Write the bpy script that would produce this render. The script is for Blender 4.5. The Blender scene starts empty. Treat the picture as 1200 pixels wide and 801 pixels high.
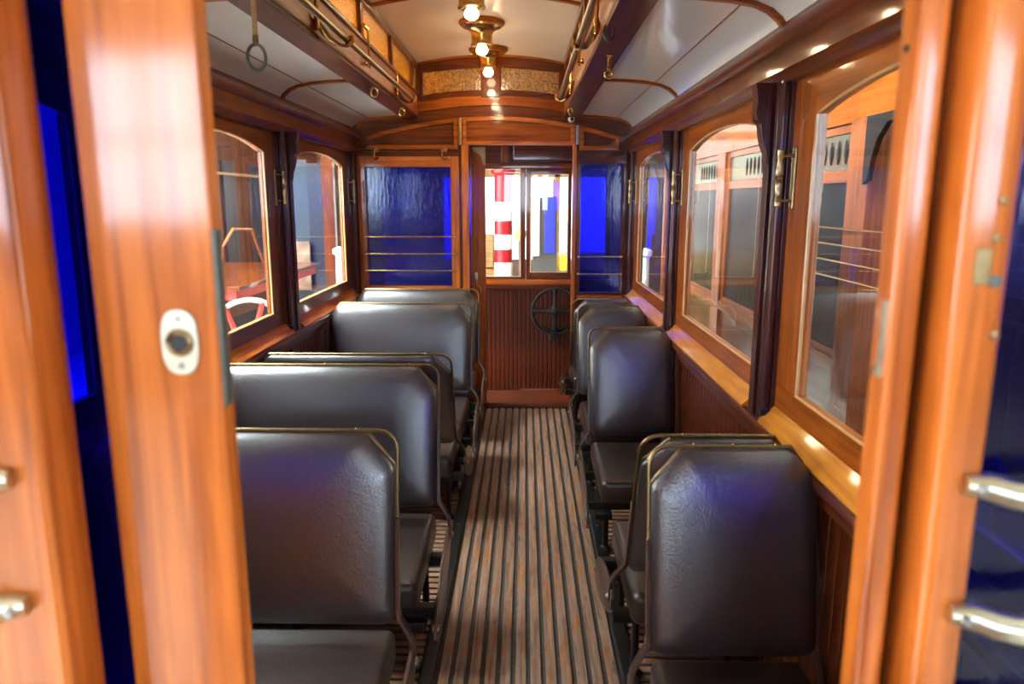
import bpy, bmesh, math, random
from mathutils import Vector, Matrix

random.seed(7)
S = bpy.context.scene
COL = S.collection

# ------------------------------------------------------------------ camera
cam_d = bpy.data.cameras.new('camera')
cam = bpy.data.objects.new('camera', cam_d)
COL.objects.link(cam)
cam_d.sensor_width = 36.0
cam_d.lens = 857.0 / 1200.0 * 36.0
cam_d.clip_start = 0.05
cam.location = (0, 0, 1.60)
cam.rotation_euler = (math.radians(90 - 10.93), 0, math.radians(0.985))
cam_d.dof.use_dof = True
cam_d.dof.focus_distance = 3.4
cam_d.dof.aperture_fstop = 3.2
S.camera = cam

# ------------------------------------------------------------------ world, exposure
w = bpy.data.worlds.new('world')
S.world = w
w.use_nodes = True
w.node_tree.nodes['Background'].inputs[0].default_value = (0.85, 0.92, 1.0, 1)
w.node_tree.nodes['Background'].inputs[1].default_value = 0.35
S.view_settings.view_transform = 'Standard'
S.view_settings.look = 'None'
S.view_settings.exposure = 0.5
S.view_settings.gamma = 1.0
S.view_settings.use_curve_mapping = False

REAR_WIN = 15.0      # daylight in the hall's rear windows
FRONT_WIN = 3.6      # daylight in the hall's front windows
SIDE_FILL = 12.0       # fill glow of side windows added out of view
ROOF_FILL = 60.0       # fill glow of roof strips added out of view
BULB_W = 2.0         # each tram bulb

# ------------------------------------------------------------------ materials
def nodes_of(name):
    m = bpy.data.materials.new(name)
    m.use_nodes = True
    nt = m.node_tree
    return m, nt, nt.nodes['Principled BSDF']

def lin(r, g, b):
    f = lambda c: ((c / 255 + 0.055) / 1.055) ** 2.4 if c > 10 else c / 255 / 12.92
    return (f(r), f(g), f(b), 1)

def N(nt, typ, **kw):
    n = nt.nodes.new(typ)
    for k, v in kw.items():
        if k.startswith('i_'):
            n.inputs[k[2:]].default_value = v
        else:
            setattr(n, k, v)
    return n

def ramp(nt, stops):
    r = nt.nodes.new('ShaderNodeValToRGB')
    e = r.color_ramp.elements
    while len(e) < len(stops):
        e.new(0.5)
    for el, (p, c) in zip(e, stops):
        el.position = p
        el.color = c
    return r

def wood(name, dark, light, axis='z', rough=0.34, coat=0.6, coat_rough=0.07, bump=0.12, freq=26.0):
    m, nt, p = nodes_of(name)
    L = nt.links.new
    tc = N(nt, 'ShaderNodeTexCoord')
    mp = N(nt, 'ShaderNodeMapping')
    sc = [freq, freq, freq]
    sc['xyz'.index(axis)] = 1.3
    mp.inputs['Scale'].default_value = sc
    L(tc.outputs['Object'], mp.inputs['Vector'])
    n1 = N(nt, 'ShaderNodeTexNoise')
    n1.inputs['Scale'].default_value = 1.6
    n1.inputs['Detail'].default_value = 7
    n1.inputs['Distortion'].default_value = 0.8
    L(mp.outputs[0], n1.inputs['Vector'])
    n2 = N(nt, 'ShaderNodeTexNoise')
    n2.inputs['Scale'].default_value = 3.2
    n2.inputs['Detail'].default_value = 3
    L(tc.outputs['Object'], n2.inputs['Vector'])
    mx = N(nt, 'ShaderNodeMath', operation='MULTIPLY_ADD')
    L(n2.outputs[0], mx.inputs[0])
    mx.inputs[1].default_value = 0.55
    L(n1.outputs[0], mx.inputs[2])
    r = ramp(nt, [(0.52, dark), (0.96, light)])
    L(mx.outputs[0], r.inputs[0])
    L(r.outputs[0], p.inputs['Base Color'])
    p.inputs['Roughness'].default_value = rough
    p.inputs['Specular IOR Level'].default_value = 0.15
    p.inputs['Coat Weight'].default_value = coat
    p.inputs['Coat Roughness'].default_value = coat_rough
    b = N(nt, 'ShaderNodeBump')
    b.inputs['Strength'].default_value = bump
    b.inputs['Distance'].default_value = 0.004
    L(n1.outputs[0], b.inputs['Height'])
    L(b.outputs[0], p.inputs['Normal'])
    b2 = N(nt, 'ShaderNodeBump')
    b2.inputs['Strength'].default_value = 0.05
    b2.inputs['Distance'].default_value = 0.02
    L(n2.outputs[0], b2.inputs['Height'])
    L(b2.outputs[0], p.inputs['Coat Normal'])
    return m

def plain(name, col, rough=0.5, metal=0.0, coat=0.0, spec=0.5, noise=0.0, scale=20.0, bump=0.0):
    m, nt, p = nodes_of(name)
    p.inputs['Roughness'].default_value = rough
    p.inputs['Metallic'].default_value = metal
    p.inputs['Coat Weight'].default_value = coat
    p.inputs['Specular IOR Level'].default_value = spec
    tc = N(nt, 'ShaderNodeTexCoord')
    n = N(nt, 'ShaderNodeTexNoise')
    n.inputs['Scale'].default_value = scale
    n.inputs['Detail'].default_value = 5
    nt.links.new(tc.outputs['Object'], n.inputs['Vector'])
    lo = tuple(c * (1 - noise) for c in col[:3]) + (1,)
    hi = tuple(min(1, c * (1 + noise)) for c in col[:3]) + (1,)
    r = ramp(nt, [(0.3, lo), (0.7, hi)])
    nt.links.new(n.outputs[0], r.inputs[0])
    nt.links.new(r.outputs[0], p.inputs['Base Color'])
    if bump:
        b = N(nt, 'ShaderNodeBump')
        b.inputs['Strength'].default_value = bump
        b.inputs['Distance'].default_value = 0.003
        nt.links.new(n.outputs[0], b.inputs['Height'])
        nt.links.new(b.outputs[0], p.inputs['Normal'])
    return m

def emit(name, col, strength):
    m = bpy.data.materials.new(name)
    m.use_nodes = True
    nt = m.node_tree
    nt.nodes.remove(nt.nodes['Principled BSDF'])
    e = N(nt, 'ShaderNodeEmission')
    e.inputs[0].default_value = col
    e.inputs[1].default_value = strength
    nt.links.new(e.outputs[0], nt.nodes['Material Output'].inputs[0])
    return m

def glass(name, tint, rough=0.0, ior=1.5, bump=0.0, bscale=60.0, haze=0.0, haze_col=(1, 1, 1, 1), stretch=(1, 1, 1)):
    """thin pane: tinted straight transmission + Fresnel reflection (+ a little diffuse transmission)"""
    m = bpy.data.materials.new(name)
    m.use_nodes = True
    nt = m.node_tree
    nt.nodes.remove(nt.nodes['Principled BSDF'])
    L = nt.links.new
    tr = N(nt, 'ShaderNodeBsdfTransparent')
    tr.inputs[0].default_value = tint
    gl = N(nt, 'ShaderNodeBsdfGlossy')
    gl.inputs['Roughness'].default_value = rough
    fr = N(nt, 'ShaderNodeFresnel')
    fr.inputs['IOR'].default_value = ior
    tc = N(nt, 'ShaderNodeTexCoord')
    mp = N(nt, 'ShaderNodeMapping')
    mp.inputs['Scale'].default_value = stretch
    L(tc.outputs['Object'], mp.inputs['Vector'])
    n = N(nt, 'ShaderNodeTexNoise')
    n.inputs['Scale'].default_value = bscale
    n.inputs['Detail'].default_value = 2
    L(mp.outputs[0], n.inputs['Vector'])
    b = N(nt, 'ShaderNodeBump')
    b.inputs['Strength'].default_value = bump
    b.inputs['Distance'].default_value = 0.004
    L(n.outputs[0], b.inputs['Height'])
    L(b.outputs[0], gl.inputs['Normal'])
    base = tr
    if haze:
        tl = N(nt, 'ShaderNodeBsdfTranslucent')
        tl.inputs[0].default_value = haze_col
        L(b.outputs[0], tl.inputs['Normal'])
        df = N(nt, 'ShaderNodeBsdfDiffuse')
        df.inputs[0].default_value = haze_col
        L(b.outputs[0], df.inputs['Normal'])
        if haze > 0.3:                   # hammered glass: relief painted in as colour, deeper where the pane is thicker
            vr = ramp(nt, [(0.38, tuple(c * 0.6 for c in haze_col[:3]) + (1,)), (0.60, tuple(min(1, c * 1.25) for c in haze_col[:3]) + (1,))])
            L(n.outputs[0], vr.inputs[0])
            L(vr.outputs[0], tl.inputs[0])
            L(vr.outputs[0], df.inputs[0])
        m0 = N(nt, 'ShaderNodeMixShader')
        m0.inputs[0].default_value = 0.4
        L(tl.outputs[0], m0.inputs[1])
        L(df.outputs[0], m0.inputs[2])
        m1 = N(nt, 'ShaderNodeMixShader')
        m1.inputs[0].default_value = haze
        L(tr.outputs[0], m1.inputs[1])
        L(m0.outputs[0], m1.inputs[2])
        base = m1
    # both faces of the thin pane reflect; counted once, on the face the light meets first
    geo = N(nt, 'ShaderNodeNewGeometry')
    front = N(nt, 'ShaderNodeMath', operation='SUBTRACT')
    front.inputs[0].default_value = 1.0
    L(geo.outputs['Backfacing'], front.inputs[1])
    two = N(nt, 'ShaderNodeMath', operation='MULTIPLY', use_clamp=True)
    two.inputs[1].default_value = 1.5
    L(fr.outputs[0], two.inputs[0])
    fac = N(nt, 'ShaderNodeMath', operation='MULTIPLY', use_clamp=True)
    L(two.outputs[0], fac.inputs[0])
    L(front.outputs[0], fac.inputs[1])
    m2 = N(nt, 'ShaderNodeMixShader')
    L(fac.outputs[0], m2.inputs[0])
    L(base.outputs[0], m2.inputs[1])
    L(gl.outputs[0], m2.inputs[2])
    L(m2.outputs[0], nt.nodes['Material Output'].inputs[0])
    return m

def leather(name, dark, light, coat_ior):
    m, nt, p = nodes_of(name)
    L = nt.links.new
    tc = N(nt, 'ShaderNodeTexCoord')
    v = N(nt, 'ShaderNodeTexVoronoi', feature='DISTANCE_TO_EDGE')
    v.inputs['Scale'].default_value = 120
    L(tc.outputs['Object'], v.inputs['Vector'])
    n = N(nt, 'ShaderNodeTexNoise')
    n.inputs['Scale'].default_value = 48
    n.inputs['Detail'].default_value = 6
    n.inputs['Distortion'].default_value = 2.2
    L(tc.outputs['Object'], n.inputs['Vector'])
    a = N(nt, 'ShaderNodeMath', operation='MULTIPLY_ADD')
    L(v.outputs['Distance'], a.inputs[0])
    a.inputs[1].default_value = 0.6
    L(n.outputs[0], a.inputs[2])
    b = N(nt, 'ShaderNodeBump')
    b.inputs['Strength'].default_value = 0.28
    b.inputs['Distance'].default_value = 0.003
    L(a.outputs[0], b.inputs['Height'])
    L(b.outputs[0], p.inputs['Normal'])
    r = ramp(nt, [(0.3, dark), (0.75, light)])
    L(n.outputs[0], r.inputs[0])
    L(r.outputs[0], p.inputs['Base Color'])
    p.inputs['Roughness'].default_value = 0.45
    p.inputs['Specular IOR Level'].default_value = 0.35
    p.inputs['Coat Weight'].default_value = 1.0
    p.inputs['Coat Roughness'].default_value = 0.32
    p.inputs['Coat IOR'].default_value = coat_ior
    L(b.outputs[0], p.inputs['Coat Normal'])
    return m

def slat_wood(name, axis):
    m, nt, p = nodes_of(name)
    L = nt.links.new
    tc = N(nt, 'ShaderNodeTexCoord')
    g = N(nt, 'ShaderNodeNewGeometry')
    mp = N(nt, 'ShaderNodeMapping')
    sc = [60, 60, 60]
    sc['xyz'.index(axis)] = 3
    mp.inputs['Scale'].default_value = sc
    L(g.outputs['Position'], mp.inputs['Vector'])
    n1 = N(nt, 'ShaderNodeTexNoise')
    n1.inputs['Scale'].default_value = 1.5
    n1.inputs['Detail'].default_value = 8
    L(mp.outputs[0], n1.inputs['Vector'])
    mp2 = N(nt, 'ShaderNodeMapping')
    sc = [16, 16, 16]
    sc['xyz'.index(axis)] = 4.5
    mp2.inputs['Scale'].default_value = sc
    L(g.outputs['Position'], mp2.inputs['Vector'])
    n2 = N(nt, 'ShaderNodeTexNoise')
    n2.inputs['Scale'].default_value = 1.6
    n2.inputs['Detail'].default_value = 9
    n2.inputs['Roughness'].default_value = 0.65
    L(mp2.outputs[0], n2.inputs['Vector'])
    grey = ramp(nt, [(0.3, lin(98, 74, 58)), (0.7, lin(152, 120, 98))])
    L(n1.outputs[0], grey.inputs[0])
    orange = ramp(nt, [(0.3, lin(104, 62, 30)), (0.7, lin(158, 102, 54))])
    L(n1.outputs[0], orange.inputs[0])
    msk = ramp(nt, [(0.53, (0, 0, 0, 1)), (0.57, (1, 1, 1, 1))])
    L(n2.outputs[0], msk.inputs[0])
    mix = N(nt, 'ShaderNodeMix', data_type='RGBA')
    L(msk.outputs[0], mix.inputs[0])
    L(grey.outputs[0], mix.inputs[6])
    L(orange.outputs[0], mix.inputs[7])
    dk = ramp(nt, [(0.28, (0.25, 0.22, 0.2, 1)), (0.40, (1, 1, 1, 1))])
    L(n2.outputs[0], dk.inputs[0])
    mul = N(nt, 'ShaderNodeMix', data_type='RGBA', blend_type='MULTIPLY')
    mul.inputs[0].default_value = 1
    L(mix.outputs[2], mul.inputs[6])
    L(dk.outputs[0], mul.inputs[7])
    L(mul.outputs[2], p.inputs['Base Color'])
    p.inputs['Roughness'].default_value = 0.55
    b = N(nt, 'ShaderNodeBump')
    b.inputs['Strength'].default_value = 0.4
    b.inputs['Distance'].default_value = 0.003
    L(n2.outputs[0], b.inputs['Height'])
    L(b.outputs[0], p.inputs['Normal'])
    return m

M = {}
for ax in 'xyz':
    M['orange_' + ax] = wood('varnished_oak_' + ax, lin(126, 54, 12), lin(204, 113, 42), ax, coat=0.85, coat_rough=0.10)
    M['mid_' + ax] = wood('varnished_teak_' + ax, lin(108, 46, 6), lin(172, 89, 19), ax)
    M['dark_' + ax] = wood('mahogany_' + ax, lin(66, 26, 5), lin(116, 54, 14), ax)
    M['board_' + ax] = wood('red_board_' + ax, lin(54, 19, 6), lin(98, 41, 14), ax)
    M['post_' + ax] = wood('plum_post_' + ax, lin(52, 22, 18), lin(84, 42, 34), ax)
    M['pink_' + ax] = wood('pale_teak_' + ax, lin(112, 56, 30), lin(156, 90, 54), ax, coat=0.4)
M['dash_z'] = wood('dark_dash_board', lin(46, 15, 4), lin(88, 34, 9), 'z', coat=0.35)
M['dash_x'] = wood('dark_dash_plank', lin(40, 16, 6), lin(76, 34, 13), 'x', coat=0.2, rough=0.45)
M['soffit'] = wood('satin_mahogany', lin(54, 20, 7), lin(96, 40, 15), 'y', coat=0.15, rough=0.45)
M['satin_y'] = wood('satin_beam_wood', lin(120, 56, 14), lin(176, 96, 34), 'y', rough=0.4, coat=0.25, coat_rough=0.2)
M['sill'] = wood('golden_sill', lin(176, 100, 10), lin(224, 148, 34), 'y')
M['bead'] = plain('pale_bead', lin(206, 160, 104), 0.35, coat=0.4, noise=0.08)
M['black'] = plain('black_paint', lin(17, 16, 16), 0.40, noise=0.25, scale=30)
M['groove'] = plain('black_rubber', lin(62, 57, 52), 0.7, noise=0.3, scale=50)
M['iron'] = plain('brown_black_iron', lin(72, 50, 41), 0.34, metal=0.2, noise=0.2, coat=0.3)
M['brass'] = plain('brass', lin(214, 176, 106), 0.24, metal=1.0, noise=0.12, scale=40)
M['brass_dull'] = plain('dull_brass', lin(140, 118, 82), 0.36, metal=1.0, noise=0.18, scale=60)
M['brass_pale'] = plain('pale_brass', lin(206, 208, 186), 0.30, metal=1.0, noise=0.12, scale=50)
M['handle'] = plain('handle_brass', lin(178, 158, 112), 0.3, metal=1.0, noise=0.12, scale=50)
M['steel'] = plain('worn_steel', lin(150, 150, 146), 0.35, metal=1.0, noise=0.2, scale=60)
M['gunmetal'] = plain('green_grey_steel', lin(92, 98, 92), 0.4, metal=0.8, noise=0.2, scale=60)
M['strap'] = plain('cord_strap', lin(186, 150, 104), 0.6, noise=0.15, scale=80)
M['ceil'] = plain('cream_enamel', lin(246, 245, 241), 0.16, coat=0.6, noise=0.02, scale=3, bump=0.25)
M['ceil_top'] = plain('ivory_enamel', lin(226, 212, 192), 0.28, coat=0.3, noise=0.03, scale=3, bump=0.1)
M['clear'] = glass('window_glass', (0.93, 0.96, 0.95, 1), 0.0, 1.5, bump=0.03, bscale=2.5)
M['dulled'] = glass('dulled_glass', (0.45, 0.48, 0.46, 1), 0.2, 1.15, bump=0.05, bscale=3, haze=0.12, haze_col=(0.4, 0.4, 0.38, 1))  # tint and reflection dulled so the neighbour's windows look dark inside
M['blue'] = glass('blue_glass', (0.014, 0.038, 0.72, 1), 0.12, 1.55, bump=0.25, bscale=26, haze=0.10, haze_col=(0.10, 0.12, 0.6, 1), stretch=(2.2, 1, 0.5))
M['blue_dark'] = glass('deep_blue_glass', (0.012, 0.022, 0.60, 1), 0.14, 1.40, bump=0.25, bscale=26, haze=0.03, haze_col=(0.03, 0.05, 0.5, 1), stretch=(2.2, 1, 0.5))
M['blue_near'] = glass('cobalt_glass', (0.03, 0.05, 0.95, 1), 0.14, 1.35, bump=0.25, bscale=26, haze=0.03, haze_col=(0.03, 0.05, 0.5, 1), stretch=(2.2, 1, 0.5))
M['amber'] = glass('amber_glass', (0.40, 0.21, 0.02, 1), 0.10, 1.9, bump=1.0, bscale=75, haze=0.55, haze_col=(0.56, 0.30, 0.025, 1))
M['leather'] = leather('leather', lin(23, 16, 20), lin(40, 28, 30), 1.95)
M['cushion'] = leather('cushion_leather', lin(30, 20, 17), lin(52, 36, 29), 1.45)
M['slat_y'] = slat_wood('worn_slat_y', 'y')
M['slat_x'] = slat_wood('worn_slat_x', 'x')
M['white'] = plain('white_paint', lin(235, 235, 232), 0.4, noise=0.03)
M['red'] = plain('red_paint', lin(150, 14, 24), 0.35, noise=0.06, coat=0.4)
M['wagon_red'] = plain('wagon_red', lin(190, 52, 40), 0.45, noise=0.12)
M['plaster'] = plain('plaster', lin(214, 208, 198), 0.8, noise=0.05, scale=2)
M['hall_floor'] = plain('hall_stone', lin(205, 199, 188), 0.5, noise=0.08, scale=1.5)
M['hall_brick'] = plain('hall_brick_paint', lin(110, 84, 68), 0.8, noise=0.25, scale=4)
M['hall_dark'] = plain('hall_dark_paint', lin(84, 80, 78), 0.7, noise=0.1, scale=3)
M['navy'] = plain('navy_paint', lin(24, 30, 48), 0.35, noise=0.1, coat=0.3)
M['bluegrey'] = plain('blue_grey_cloth', lin(46, 58, 68), 0.8, noise=0.12, scale=6)
M['banner_blue'] = plain('banner_blue', lin(40, 48, 220), 0.5, noise=0.05)
M['yellow'] = plain('yellow_paint', lin(214, 170, 40), 0.4, noise=0.06)
M['green'] = plain('green_paint', lin(60, 104, 62), 0.4, noise=0.1)
M['sepia'] = plain('sepia_print', lin(124, 98, 80), 0.7, noise=0.45, scale=7)
M['crate'] = wood('crate_wood', lin(120, 84, 48), lin(176, 132, 84), 'x', rough=0.6, coat=0.0)
M['bulb'] = emit('bulb_glow', (1.0, 0.82, 0.52, 1), 18.0)
M['day_rear'] = emit('daylight_rear', (0.66, 0.83, 1.0, 1), REAR_WIN)
M['day_front'] = emit('daylight_front', (0.97, 0.98, 1.0, 1), FRONT_WIN)
M['fill_roof'] = emit('roof_fill_glow', (0.90, 0.95, 1.0, 1), ROOF_FILL)
M['fill_gap'] = emit('gap_fill_glow', (0.95, 0.97, 1.0, 1), ROOF_FILL * 0.26)  # unseen strip added above the gap to light the parked tram's side
M['fill_side'] = emit('side_fill_glow', (0.95, 0.97, 1.0, 1), SIDE_FILL)

# ------------------------------------------------------------------ mesh helpers
def tag(o, label=None, cat=None, group=None, kind=None):
    if label: o['label'] = label
    if cat: o['category'] = cat
    if group: o['group'] = group
    if kind: o['kind'] = kind
    return o

def empty(name, loc=(0, 0, 0)):
    o = bpy.data.objects.new(name, None)
    o.empty_display_size = 0.1
    COL.objects.link(o)
    o.location = loc
    return o

def root_loc(p):
    v = Vector((0, 0, 0))
    while p is not None:
        v += p.location
        p = p.parent
    return v

class MB:
    """collects shapes given in place coordinates, then links them as one object"""
    def __init__(s):
        s.bm = bmesh.new()

    def box(s, x0, x1, y0, y1, z0, z1, bevel=0.0, seg=2):
        b = bmesh.new()
        vs = [b.verts.new((x, y, z)) for x in (x0, x1) for y in (y0, y1) for z in (z0, z1)]
        for f in ((0, 1, 3, 2), (4, 6, 7, 5), (0, 4, 5, 1), (2, 3, 7, 6), (0, 2, 6, 4), (1, 5, 7, 3)):
            b.faces.new([vs[i] for i in f])
        bmesh.ops.recalc_face_normals(b, faces=b.faces)
        if bevel:
            bmesh.ops.bevel(b, geom=b.edges[:], offset=bevel, segments=seg, affect='EDGES', profile=0.5)
        s.merge(b)
        return s

    def merge(s, b):
        me = bpy.data.meshes.new('tmp')
        b.to_mesh(me)
        b.free()
        s.bm.from_mesh(me)
        bpy.data.meshes.remove(me)

    def prism(s, pts, a0, a1, plane='xz', bevel=0.0):
        """polygon pts in a plane, extruded along the third axis from a0 to a1"""
        b = bmesh.new()
        def P(u, v, a):
            return {'xz': (u, a, v), 'yz': (a, u, v), 'xy': (u, v, a)}[plane]
        lo = [b.verts.new(P(u, v, a0)) for u, v in pts]
        hi = [b.verts.new(P(u, v, a1)) for u, v in pts]
        n = len(pts)
        b.faces.new(lo)
        b.faces.new(hi[::-1])
        for i in range(n):
            b.faces.new((lo[i], hi[i], hi[(i + 1) % n], lo[(i + 1) % n]))
        bmesh.ops.recalc_face_normals(b, faces=b.faces)
        if bevel:
            es = [e for e in b.edges if len(e.link_faces) == 2 and e.calc_face_angle(0) > 0.6]
            bmesh.ops.bevel(b, geom=es, offset=bevel, segments=2, affect='EDGES', profile=0.5)
        s.merge(b)
        return s

    def tube(s, path, r, seg=8, closed=False, flat=None):
        b = bmesh.new()
        P = [Vector(p) for p in path]
        n = len(P)
        rings = []
        up = Vector((0.013, 0.021, 1)).normalized()
        for i, p in enumerate(P):
            a = P[(i - 1) % n] if (closed or i > 0) else p
            c = P[(i + 1) % n] if (closed or i < n - 1) else p
            t = (c - a).normalized()
            if abs(t.dot(up)) > 0.95:
                ref = Vector((1, 0.02, 0))
            else:
                ref = up
            u = t.cross(ref).normalized()
            v = t.cross(u).normalized()
            if rings:
                pu = rings[-1][1]
                u = (pu - t * pu.dot(t)).normalized()
                v = t.cross(u).normalized()
            rr = r[i] if isinstance(r, (list, tuple)) else r
            ru, rv = (rr, rr) if flat is None else (rr * flat[0], rr * flat[1])
            ring = [b.verts.new(p + u * math.cos(k * 2 * math.pi / seg) * ru + v * math.sin(k * 2 * math.pi / seg) * rv) for k in range(seg)]
            rings.append((ring, u))
        rr = [q[0] for q in rings]
        for i in range(n if closed else n - 1):
            A, B = rr[i], rr[(i + 1) % n]
            for k in range(seg):
                b.faces.new((A[k], A[(k + 1) % seg], B[(k + 1) % seg], B[k]))
        if not closed:
            b.faces.new(rr[0][::-1])
            b.faces.new(rr[-1])
        bmesh.ops.recalc_face_normals(b, faces=b.faces)
        s.merge(b)
        return s

    def lathe(s, prof, c, axis='z', seg=20):
        """prof: (radius, along) pairs from a centre c"""
        b = bmesh.new()
        def P(r, a, h):
            u, v = r * math.cos(a), r * math.sin(a)
            d = {'z': (u, v, h), 'y': (u, h, v), 'x': (h, u, v)}[axis]
            return (c[0] + d[0], c[1] + d[1], c[2] + d[2])
        rings = []
        for r, h in prof:
            rings.append([b.verts.new(P(max(r, 1e-5), k * 2 * math.pi / seg, h)) for k in range(seg)])
        for A, B in zip(rings, rings[1:]):
            for k in range(seg):
                b.faces.new((A[k], A[(k + 1) % seg], B[(k + 1) % seg], B[k]))
        b.faces.new(rings[0][::-1])
        b.faces.new(rings[-1])
        bmesh.ops.remove_doubles(b, verts=b.verts, dist=1e-4)
        bmesh.ops.recalc_face_normals(b, faces=b.faces)
        s.merge(b)
        return s

    def ball(s, c, r, seg=12, sx=1, sy=1, sz=1):
        b = bmesh.new()
        bmesh.ops.create_uvsphere(b, u_segments=seg, v_segments=max(6, seg // 2), radius=r)
        for v in b.verts:
            v.co = Vector((v.co.x * sx + c[0], v.co.y * sy + c[1], v.co.z * sz + c[2]))
        s.merge(b)
        return s

    def build(s, name, mat, parent=None, smooth=False, local=False):
        me = bpy.data.meshes.new(name)
        loc = root_loc(parent)
        if parent is not None and not local:
            for v in s.bm.verts:
                v.co -= loc
        s.bm.to_mesh(me)
        s.bm.free()
        me.materials.append(M[mat] if isinstance(mat, str) else mat)
        if smooth:
            for p in me.polygons:
                p.use_smooth = True
            if smooth == 'flat':            # flat faces stay flat, only the rounded edges blend
                acc = [Vector((0, 0, 0)) for _ in me.vertices]
                for p in me.polygons:
                    for vi in p.vertices:
                        acc[vi] += p.normal * p.area
                me.normals_split_custom_set_from_vertices([v.normalized() if v.length > 0 else Vector((0, 0, 1)) for v in acc])
            elif smooth != 'all':
                me.set_sharp_from_angle(angle=math.radians(40))
        o = bpy.data.objects.new(name, me)
        COL.objects.link(o)
        o.parent = parent
        return o

def bx(name, mat, parent, *a, bevel=0.003, **k):
    return MB().box(*a, bevel=bevel, **k).build(name, mat, parent, smooth='flat' if bevel else False)

def struct(o):
    o['kind'] = 'structure'
    return o

def pieces(name, mat, parent, proto, spots):
    """one small mesh shared by many child objects; spots are offsets from the proto's own place"""
    first = proto.build(name, mat, parent, smooth='flat')
    for i, sp in enumerate(spots):
        o = first if i == 0 else first.copy()
        if i:
            COL.objects.link(o)
            o.parent = parent
        o.location = sp
    return first

def arc(cx, cy, r, a0, a1, n):
    return [(cx + r * math.cos(math.radians(a0 + (a1 - a0) * i / n)), cy + r * math.sin(math.radians(a0 + (a1 - a0) * i / n))) for i in range(n + 1)]

# ------------------------------------------------------------------ the place: main sizes
XL, XR, XC = -1.28, 0.80, -0.24
YN, YE = 0.80, 5.56
POSTS = (0.80, 2.36, 3.93, 5.50)
ZG = -0.75                       # hall floor, the tram floor is z = 0

# ------------------------------------------------------------------ hall
HX0, HX1, HY0, HY1, HZ1 = -7.0, 6.5, -7.0, 17.0, 5.6
struct(bx('hall_floor', 'hall_floor', None, HX0, HX1, HY0, HY1, ZG - 0.2, ZG, bevel=0))

def hall_wall(name, axis, at, th, u0, u1, z0, z1, openings, emit_mat, paint='plaster'):
    """wall with window openings; glowing panes sit in the openings behind glazing bars"""
    root = struct(empty(name, ((u0 + u1) / 2, at, ZG) if axis == 'y' else (at, (u0 + u1) / 2, ZG)))
    def put(nm, mat, a0, a1, b0, b1, t0, t1):
        t0, t1 = sorted((t0, t1))
        if axis == 'y':
            return bx(nm, mat, root, a0, a1, t0, t1, b0, b1, bevel=0)
        return bx(nm, mat, root, t0, t1, a0, a1, b0, b1, bevel=0)
    ops = sorted(openings)
    zb = min(o[2] for o in ops)
    zt = max(o[3] for o in ops)
    put('wall_plinth', paint, u0, u1, z0, zb, at, at + th)
    put('wall_head', paint, u0, u1, zt, z1, at, at + th)
    u = u0
    for a0, a1, _, _ in ops:
        if a0 - u > 0.01:
            put('wall_pier', paint, u, a0, zb, zt, at, at + th)
        u = a1
    if u1 - u > 0.01:
        put('wall_pier', paint, u, u1, zb, zt, at, at + th)
    for a0, a1, b0, b1 in ops:
        put('glowing_pane', emit_mat, a0, a1, b0, b1, at + th * 0.75, at + th * 0.8)
        nb = max(1, round((a1 - a0) / 0.8))
        for k in range(nb + 1):
            c = a0 + (a1 - a0) * k / nb
            put('glazing_bar', 'hall_dark', c - 0.025, c + 0.025, b0, b1, at + th * 0.45, at + th * 0.65)
        for c in (b0 + 0.03, (b0 + b1) / 2, b1 - 0.03):
            put('glazing_bar', 'hall_dark', a0, a1, c - 0.025, c + 0.025, at + th * 0.45, at + th * 0.65)
    return root

hall_wall('hall_wall_rear', 'y', HY0, -0.3, HX0, HX1, ZG, HZ1, [(-6.0, -2.8, 1.3, 3.3), (-1.5, 1.9, 1.3, 3.3), (3.0, 5.6, 1.3, 3.3)], 'day_rear', 'hall_brick')
hall_wall('hall_wall_front', 'y', HY1, 0.3, HX0, HX1, ZG, HZ1, [(-1.9, 2.0, 0.2, 4.4)], 'day_front', 'hall_brick')
hall_wall('hall_wall_left', 'x', HX0, -0.3, HY0, HY1, ZG, HZ1, [(1.6, 4.6, 0.3, 4.4), (5.4, 8.4, 0.3, 4.4)], 'fill_side')  # openings added unseen as fill light for the saloon
hall_wall('hall_wall_right', 'x', HX1, 0.3, HY0, HY1, ZG, HZ1, [(1.6, 4.6, 0.3, 4.4), (5.4, 8.4, 0.3, 4.4)], 'fill_side', 'hall_brick')  # same added fill openings, out of view
hr = struct(empty('hall_ceiling', (0, 5, HZ1)))
xs = [HX0, -6.2, -2.2, 0.9, 1.7, HX1]
for k in range(5):
    if k in (1, 3):
        bx('roof_fill_panel', 'fill_roof' if k == 1 else 'fill_gap', hr, xs[k], xs[k + 1], 1.0, 7.0, HZ1 + 0.08, HZ1 + 0.1, bevel=0)  # glowing strips added overhead to brighten the hall floor and tram ceilings
        bx('roof_panel', 'plaster', hr, xs[k], xs[k + 1], HY0, 1.0, HZ1, HZ1 + 0.15, bevel=0)
        bx('roof_panel', 'plaster', hr, xs[k], xs[k + 1], 7.0, HY1, HZ1, HZ1 + 0.15, bevel=0)
        for j in range(7):
            y = 1.0 + j
            bx('roof_bar', 'hall_dark', hr, xs[k], xs[k + 1], y - 0.03, y + 0.03, HZ1, HZ1 + 0.06, bevel=0)
    else:
        bx('roof_panel', 'plaster', hr, xs[k], xs[k + 1], HY0, HY1, HZ1, HZ1 + 0.15, bevel=0)

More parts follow.
